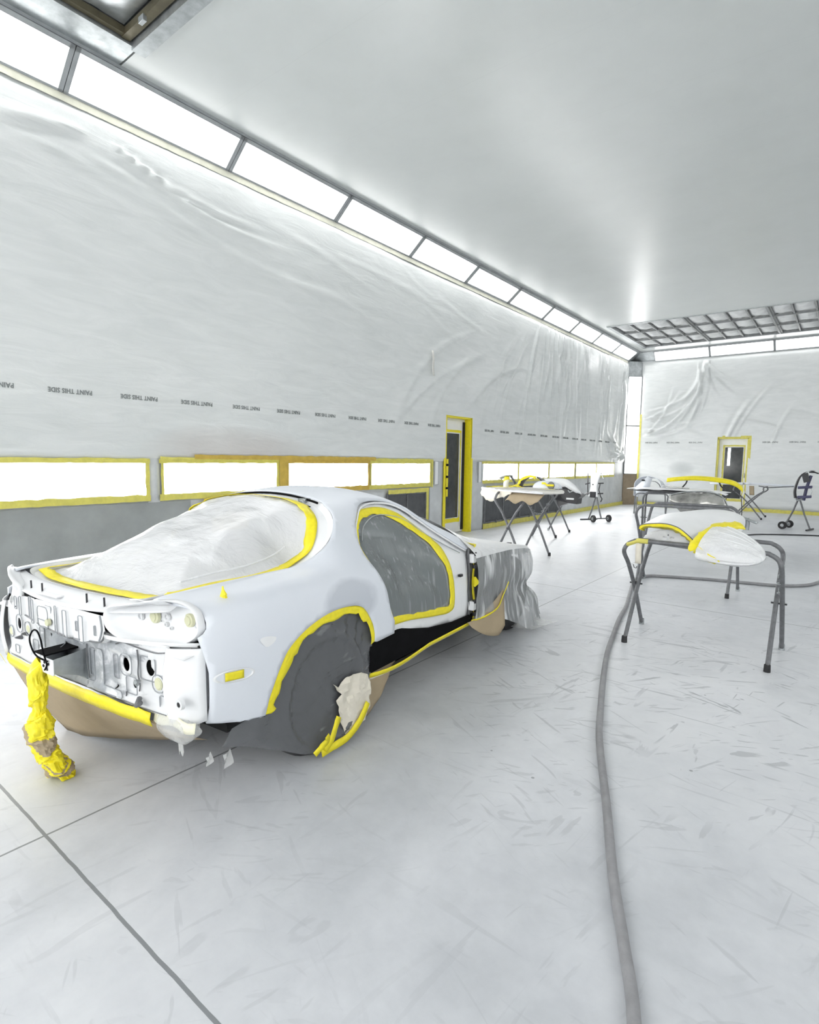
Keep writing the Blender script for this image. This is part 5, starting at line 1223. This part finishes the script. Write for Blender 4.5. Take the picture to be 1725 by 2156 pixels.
MB().tube([(-.17,-.03,.54),(-.15,-.06,.30),(-.14,-.05,.02)],.012,8).build('panel_edge',M['plastic_black'],t)
MB().tube([(.17,-.03,.52),(.20,-.05,.50),(.24,-.06,.42)],.010,8).build('hook',M['steel'],t)
for z in (.30,.06):
    MB().tube([(-.22,-.04,z-.03),(-.10,-.06,z)],.016,8).build('clamp',M['plastic_black'],t); MB().tube([(.12,-.06,z),(.24,-.04,z+.01)],.016,8).build('clamp',M['plastic_black'],t)
MB().box(-.07,.07,-.10,-.05,-.04,.10).build('clamp_block',M['plastic_black'],t,bevel=.01)
MB().tube([(.16,-.05,.30),(.14,-.06,.15),(.19,-.06,.0),(.23,-.06,-.06),(.20,-.06,-.13)],.012,8).build('strap',M['plastic_black'],t)
MB().lathe((.0,-.09,.27),(0,-1,0),[(0,.018),(.004,.017),(.004,0)],14).build('hole',M['void'],t)
rr_=roller('wheeled stand at the right edge holding a black bumper carrier',-.76,15.0,1.35,.74)
t=thing('bumper_carrier','black curved bumper carrier clamped on the wheeled stand at the right edge','car part',(-.70,14.95,.70),0)
cv=[(-.13,0,.0),(-.15,0,.14),(-.13,0,.30),(-.08,0,.46),(.0,0,.56),(.10,0,.60),(.17,0,.585)]
G=[[(p[0]+.028*math.cos(2*PI*k/10),p[1]+.07*math.sin(2*PI*k/10),p[2]+.01*math.cos(2*PI*k/10)) for k in range(11)] for p in crom(cv,5)]
MB().grid(G).build('carrier_arc',M['plastic_black'],t)
MB().tube([(.02,0,-.05),(.06,0,.25),(.12,0,.50)],.032,10).build('post',M['blueblack'],t)
MB().obox((.03,-.03,.45),(1,0,.3),(0,1,0),(-.3,0,1),.06,.03,.10).build('mount_plate',M['plastic_black'],t)
MB().tube([(.08,-.02,.57),(.18,-.04,.57),(.25,-.05,.545)],.014,8).build('arm',M['plastic_black'],t)
for z in (.03,.24): MB().obox((.03,-.04,z),(1,0,.1),(0,1,0),(0,0,1),.13,.03,.030).build('clamp',M['blueblack'],t,bevel=.01)
MB().tube([(.12,-.04,.26),(.16,-.06,.16),(.13,-.05,.04)],.008,8).build('clamp_wire',M['steel'],t)
MB().tube([(-.13,0,.02),(-.10,0,-.06),(.0,0,-.02)],.02,8).build('carrier_foot',M['steel'],t)
# left trestles with paper covered board and taped parts
sF,HF=stand('grey folding stand under the paper covered board, next to the wrapped car nose',-3.654,7.41,1.61,1.05,.44,leg=1.075)
sG,HG=stand('grey folding stand under the white bumper, behind the paper covered board',-4.47,10.3,1.70,1.05,.44,leg=1.0)
t=thing('work_board','board covered with pale paper and taped parts, on a folding stand','table',(-3.58,7.57,1.022),0); t.scale=(.823,.823,.823)
bd=[(-.95,-.20),(-.55,-.55),(.0,-.82),(.62,-.95),(.80,-.60),(.62,-.15),(.35,.25),(-.2,.5),(-.62,.35)]
bdp=[tuple(p) for p in resamp(bd,.08,True)]; vo,Ft=cdt(bdp,(),.09)
MB().add([(x,y,.0+.012*vnoise(x*4,y*4)) for x,y in vo],Ft).build('board_top',M['textile'],t,solid=.02,smooth=False)
G=[]
ed=resamp([(-.95,-.20),(-.55,-.55),(.0,-.82),(.62,-.95)],.05)
for i,p in enumerate(ed):
    d=.12+.10*math.sin(i*.16)+.02*vnoise(i*.6,2); G.append([(p[0]-.02*k/4-.01*math.sin(i*.5)*k/4,p[1]-.03*k/4-.015*vnoise(i*.7,k),.004-d*k/4) for k in range(5)])
MB().grid(G[:int(len(G)*.66)]).build('paper_skirt',M['paperlight'],t,angle=30,solid=.001)
MB().grid([[(p[0]-.03*k,p[1]+.02-.02*k,-.03-.05*k*(1-.2*math.sin(i))) for k in range(4)] for i,p in enumerate(ed[int(len(ed)*.62):])]).build('brown_skirt',M['paper'],t,angle=30,solid=.001)
G=[[(p[0]+.0,p[1]-.015,.012+.01*vnoise(i,3)),(p[0]-.01,p[1]-.035,-.02)] for i,p in enumerate(ed)]
MB().grid([[a,b] for a,b in G]).build('film_edge',M['filmtop'],t,solid=.002)
def scrap(name,lab,cat,x,y,z,parts):
    o=thing(name,lab,cat,(x,y,z)); 
    for pn_,fn in parts: fn(pn_,o)
    return o
t=thing('mirror','small wing mirror with yellow taped stalk at the left end of the board','car part',(-3.95,7.366,1.036)); t.scale=(.823,.823,.823)
MB().grid([[(-.14+.24*i/8,.0+.10*j/4,.17+.06*(i/8)+.02*math.sin(PI*i/8)-.02*(j/4)**2) for j in range(5)] for i in range(9)]).build('mirror_shell',M['steel'],t,solid=.02)
MB().tube([(.0,.03,.0),(.0,.03,.08),(.02,.03,.15)],[.05,.045,.05],14).build('mirror_stalk',M['whitepaint'],t)
MB().tube([(-.02,.03,.11),(.02,.03,.16),(.06,.03,.17)],[.045,.055,.03],12).build('tape_wrap',M['tape'],t,angle=20)
MB().grid([[(-.22+.36*i/8,-.07+.10*j/3,.004+.008*abs(vnoise(i,j))) for j in range(4)] for i in range(9)]).build('base_tape',M['tape'],t,solid=.002)
t=thing('lamp_cover','arched lamp cover with yellow tape inside standing on the board','car part',(-3.588,7.448,1.038)); t.scale=(.823,.823,.823)
G=[]
for i in range(19):
    th=PI*(.02+.80*i/18); G.append([(-.26*math.cos(th)+.0,.0+.22*j/5,.005+.22*math.sin(th)-.02*(j/5)) for j in range(6)])
MB().grid(G).build('cover_shell',M['plastic_black'],t,solid=.008)
G=[]
for i in range(15):
    th=PI*(.03+.62*i/14); w_=.05+.015*vnoise(i*.8,4); G.append([(-(.26-w_*k/2)*math.cos(th),-.006-.004*k,.005+(.225-w_*k/2)*math.sin(th)) for k in range(3)])
MB().grid(G).build('edge_tape',M['tape'],t,angle=25,solid=.002)
MB().grid([[(-.34+.26*i/8,-.04-.10*j/4,.01+.05*math.exp(-((i-3)/2.)**2)*(1-j/5)+.012*abs(vnoise(i*1.3,j*1.7))) for j in range(5)] for i in range(9)]).build('crumpled_tape',M['tape'],t,angle=15,solid=.002)
MB().grid([[(-.44+.12*i/5,.02+.03*j,.20-.15*(i/5)**1.5+.01*j) for j in range(3)] for i in range(6)]).build('cover_tip',M['stand'],t,solid=.006)
t=thing('headlamp','round grey headlamp cover with yellow taped lens on the board','car part',(-3.276,7.284,1.038)); t.scale=(.823,.823,.823)
G=[[(.24*math.cos(PI*i/16)*(1-.0*j),.0+.14*j/5,.02+.135*math.sin(PI*i/16)*(1-.10*j/5)) for j in range(6)] for i in range(17)]
MB().grid(G).build('lamp_shell',M['primer'],t,solid=.008)
MB().add([(.23*math.cos(PI*i/16),-.002,.02+.125*math.sin(PI*i/16)) for i in range(17)],[tuple(range(17))]).build('lamp_face',M['primer'],t,solid=.004)
MB().lathe((.10,-.01,.075),(0,-1,0),[(0,.065),(.01,.062),(.014,.05),(.008,0)],24).build('lens',M['stand'],t)
MB().grid([[(-.06+.22*i/7,-.03-.004*math.sin(i),.06+.035*j/2+.03*(i/7<.3)) for j in range(3)] for i in range(8)]).build('lens_tape',M['tape'],t,angle=20,solid=.002)
MB().grid([[(-.05+.24*i/7,-.05-.03*j,.012+.006*abs(vnoise(i,j))) for j in range(3)] for i in range(8)]).build('base_tape',M['tape'],t,angle=20,solid=.002)
# white bumper with black underside on the far trestle
t=thing('front_bumper','white bumper with black underside and white label on the far trestle','car part',(-4.13,9.95,.730),0)
t.scale=(1.115,1.115,1.115)
up_=[(-.35,.0,.33),(-.10,.02,.345),(.05,.02,.33),(.18,.0,.26),(.27,-.01,.18),(.33,-.02,.10)]
lo_=[(-.30,.0,.20),(-.16,-.02,.20),(-.02,-.03,.19),(.10,-.03,.15),(.22,-.02,.10),(.33,-.02,.09)]
G=[[tuple(np.array(a)*(1-j/6)+np.array(b)*(j/6)+np.array([.015*math.sin(PI*j/6),-.06*math.sin(PI*j/6),.02*math.sin(PI*j/6)])) for j in range(7)] for a,b in zip(crom(up_,5),crom(lo_,5))]
MB().grid(G).build('bumper_skin',M['whitepaint'],t,angle=60,solid=.006)
un=[(-.26,.02,.20),(-.20,-.05,.19),(-.13,-.06,.21),(-.04,-.06,.19),(.06,-.06,.21),(.17,-.05,.16),(.30,-.05,.10),(.33,-.03,.07),(.28,-.05,.02),(.27,-.05,-.07),(.12,-.05,-.06),(-.05,-.05,-.13),(-.09,-.04,-.02),(-.20,-.02,.06)]
MB().prism([tuple(p) for p in un],(0,.20,.0)).build('black_underside',M['plastic_black'],t,smooth=False)
MB().box(.09,.22,-.062,-.055,.0,.028).build('label',M['whitepaint'],t,smooth=False)
for a in ((-.06,.10),(.12,.12)): MB().tube([(a[0],-.07,a[1]+.03),(a[0]+.03,-.075,a[1]),(a[0]+.08,-.07,a[1]+.02)],.010,8).build('rib',M['steel'],t)
# hoses
hz=[(.9,-2.2),(.35,-.8),(-.02,.3),(-.20,1.0),(-.33,1.4),(-.42,1.61),(-.54,1.88),(-.69,2.26),(-.83,2.60),(-.93,2.86),(-1.02,3.14),(-1.15,3.56),(-1.31,4.12),(-1.42,4.60),(-1.53,5.10),(-1.62,5.60),(-1.76,6.20),(-1.86,6.64),(-1.92,7.05),(-1.86,7.30),(-1.66,7.42),(-1.2,7.60),(-.85,7.68),(-.52,7.78),(-.26,8.05),(-.10,8.5),(.3,9.3),(1.2,10.2)]
MB_=MB().tube([(x,y,.019) for x,y in crom(hz,8)],.018,12); o=MB_.build('air_hose',simple('dusty_hose',(.30,.30,.31),.6,var=.12,scale=16),None); tag(o,'long dusty grey air hose snaking over the floor past the near stand','hose')
o=MB().tube([(x,y,.014) for x,y in crom([(-1.75,12.2),(-1.39,13.06),(-1.13,13.35),(-.8,13.6),(-.33,13.85),(.4,13.9),(1.5,14.2)],8)],.013,10).build('cable',M['plastic_black'],None); tag(o,'thin black cable lying on the floor in front of the right wheeled stand','cable')
# ------------------------------------------------------------------ camera, world, view
cam=bpy.data.cameras.new('camera'); co=bpy.data.objects.new('camera',cam); link(co)
R=Matrix(((0.78807377,0.07138255,-0.61142805),(0.61539458,-0.06692709,0.7853727),(0.01514081,-0.99520113,-0.09667192)))
cx=Vector((R[0][0],R[1][0],R[2][0])); cy=-Vector((R[0][1],R[1][1],R[2][1])); cz_=-Vector((R[0][2],R[1][2],R[2][2]))
cz_.normalize(); cx=(cx-cz_*cx.dot(cz_)).normalized(); cy=cz_.cross(cx)
co.matrix_world=Matrix(((cx.x,cy.x,cz_.x,0),(cx.y,cy.y,cz_.y,0),(cx.z,cy.z,cz_.z,1.45),(0,0,0,1)))
cam.sensor_fit='HORIZONTAL'; cam.sensor_width=36; cam.lens=36*1173.475/1725; cam.clip_start=.05; cam.clip_end=100
SC.camera=co
w=bpy.data.worlds.new('world'); SC.world=w; w.use_nodes=True; w.node_tree.nodes['Background'].inputs[0].default_value=(.6,.65,.68,1); w.node_tree.nodes['Background'].inputs[1].default_value=.15
SC.view_settings.view_transform='Standard'; SC.view_settings.look='None'; SC.view_settings.gamma=1; SC.view_settings.use_curve_mapping=False
SC.view_settings.exposure=2.05
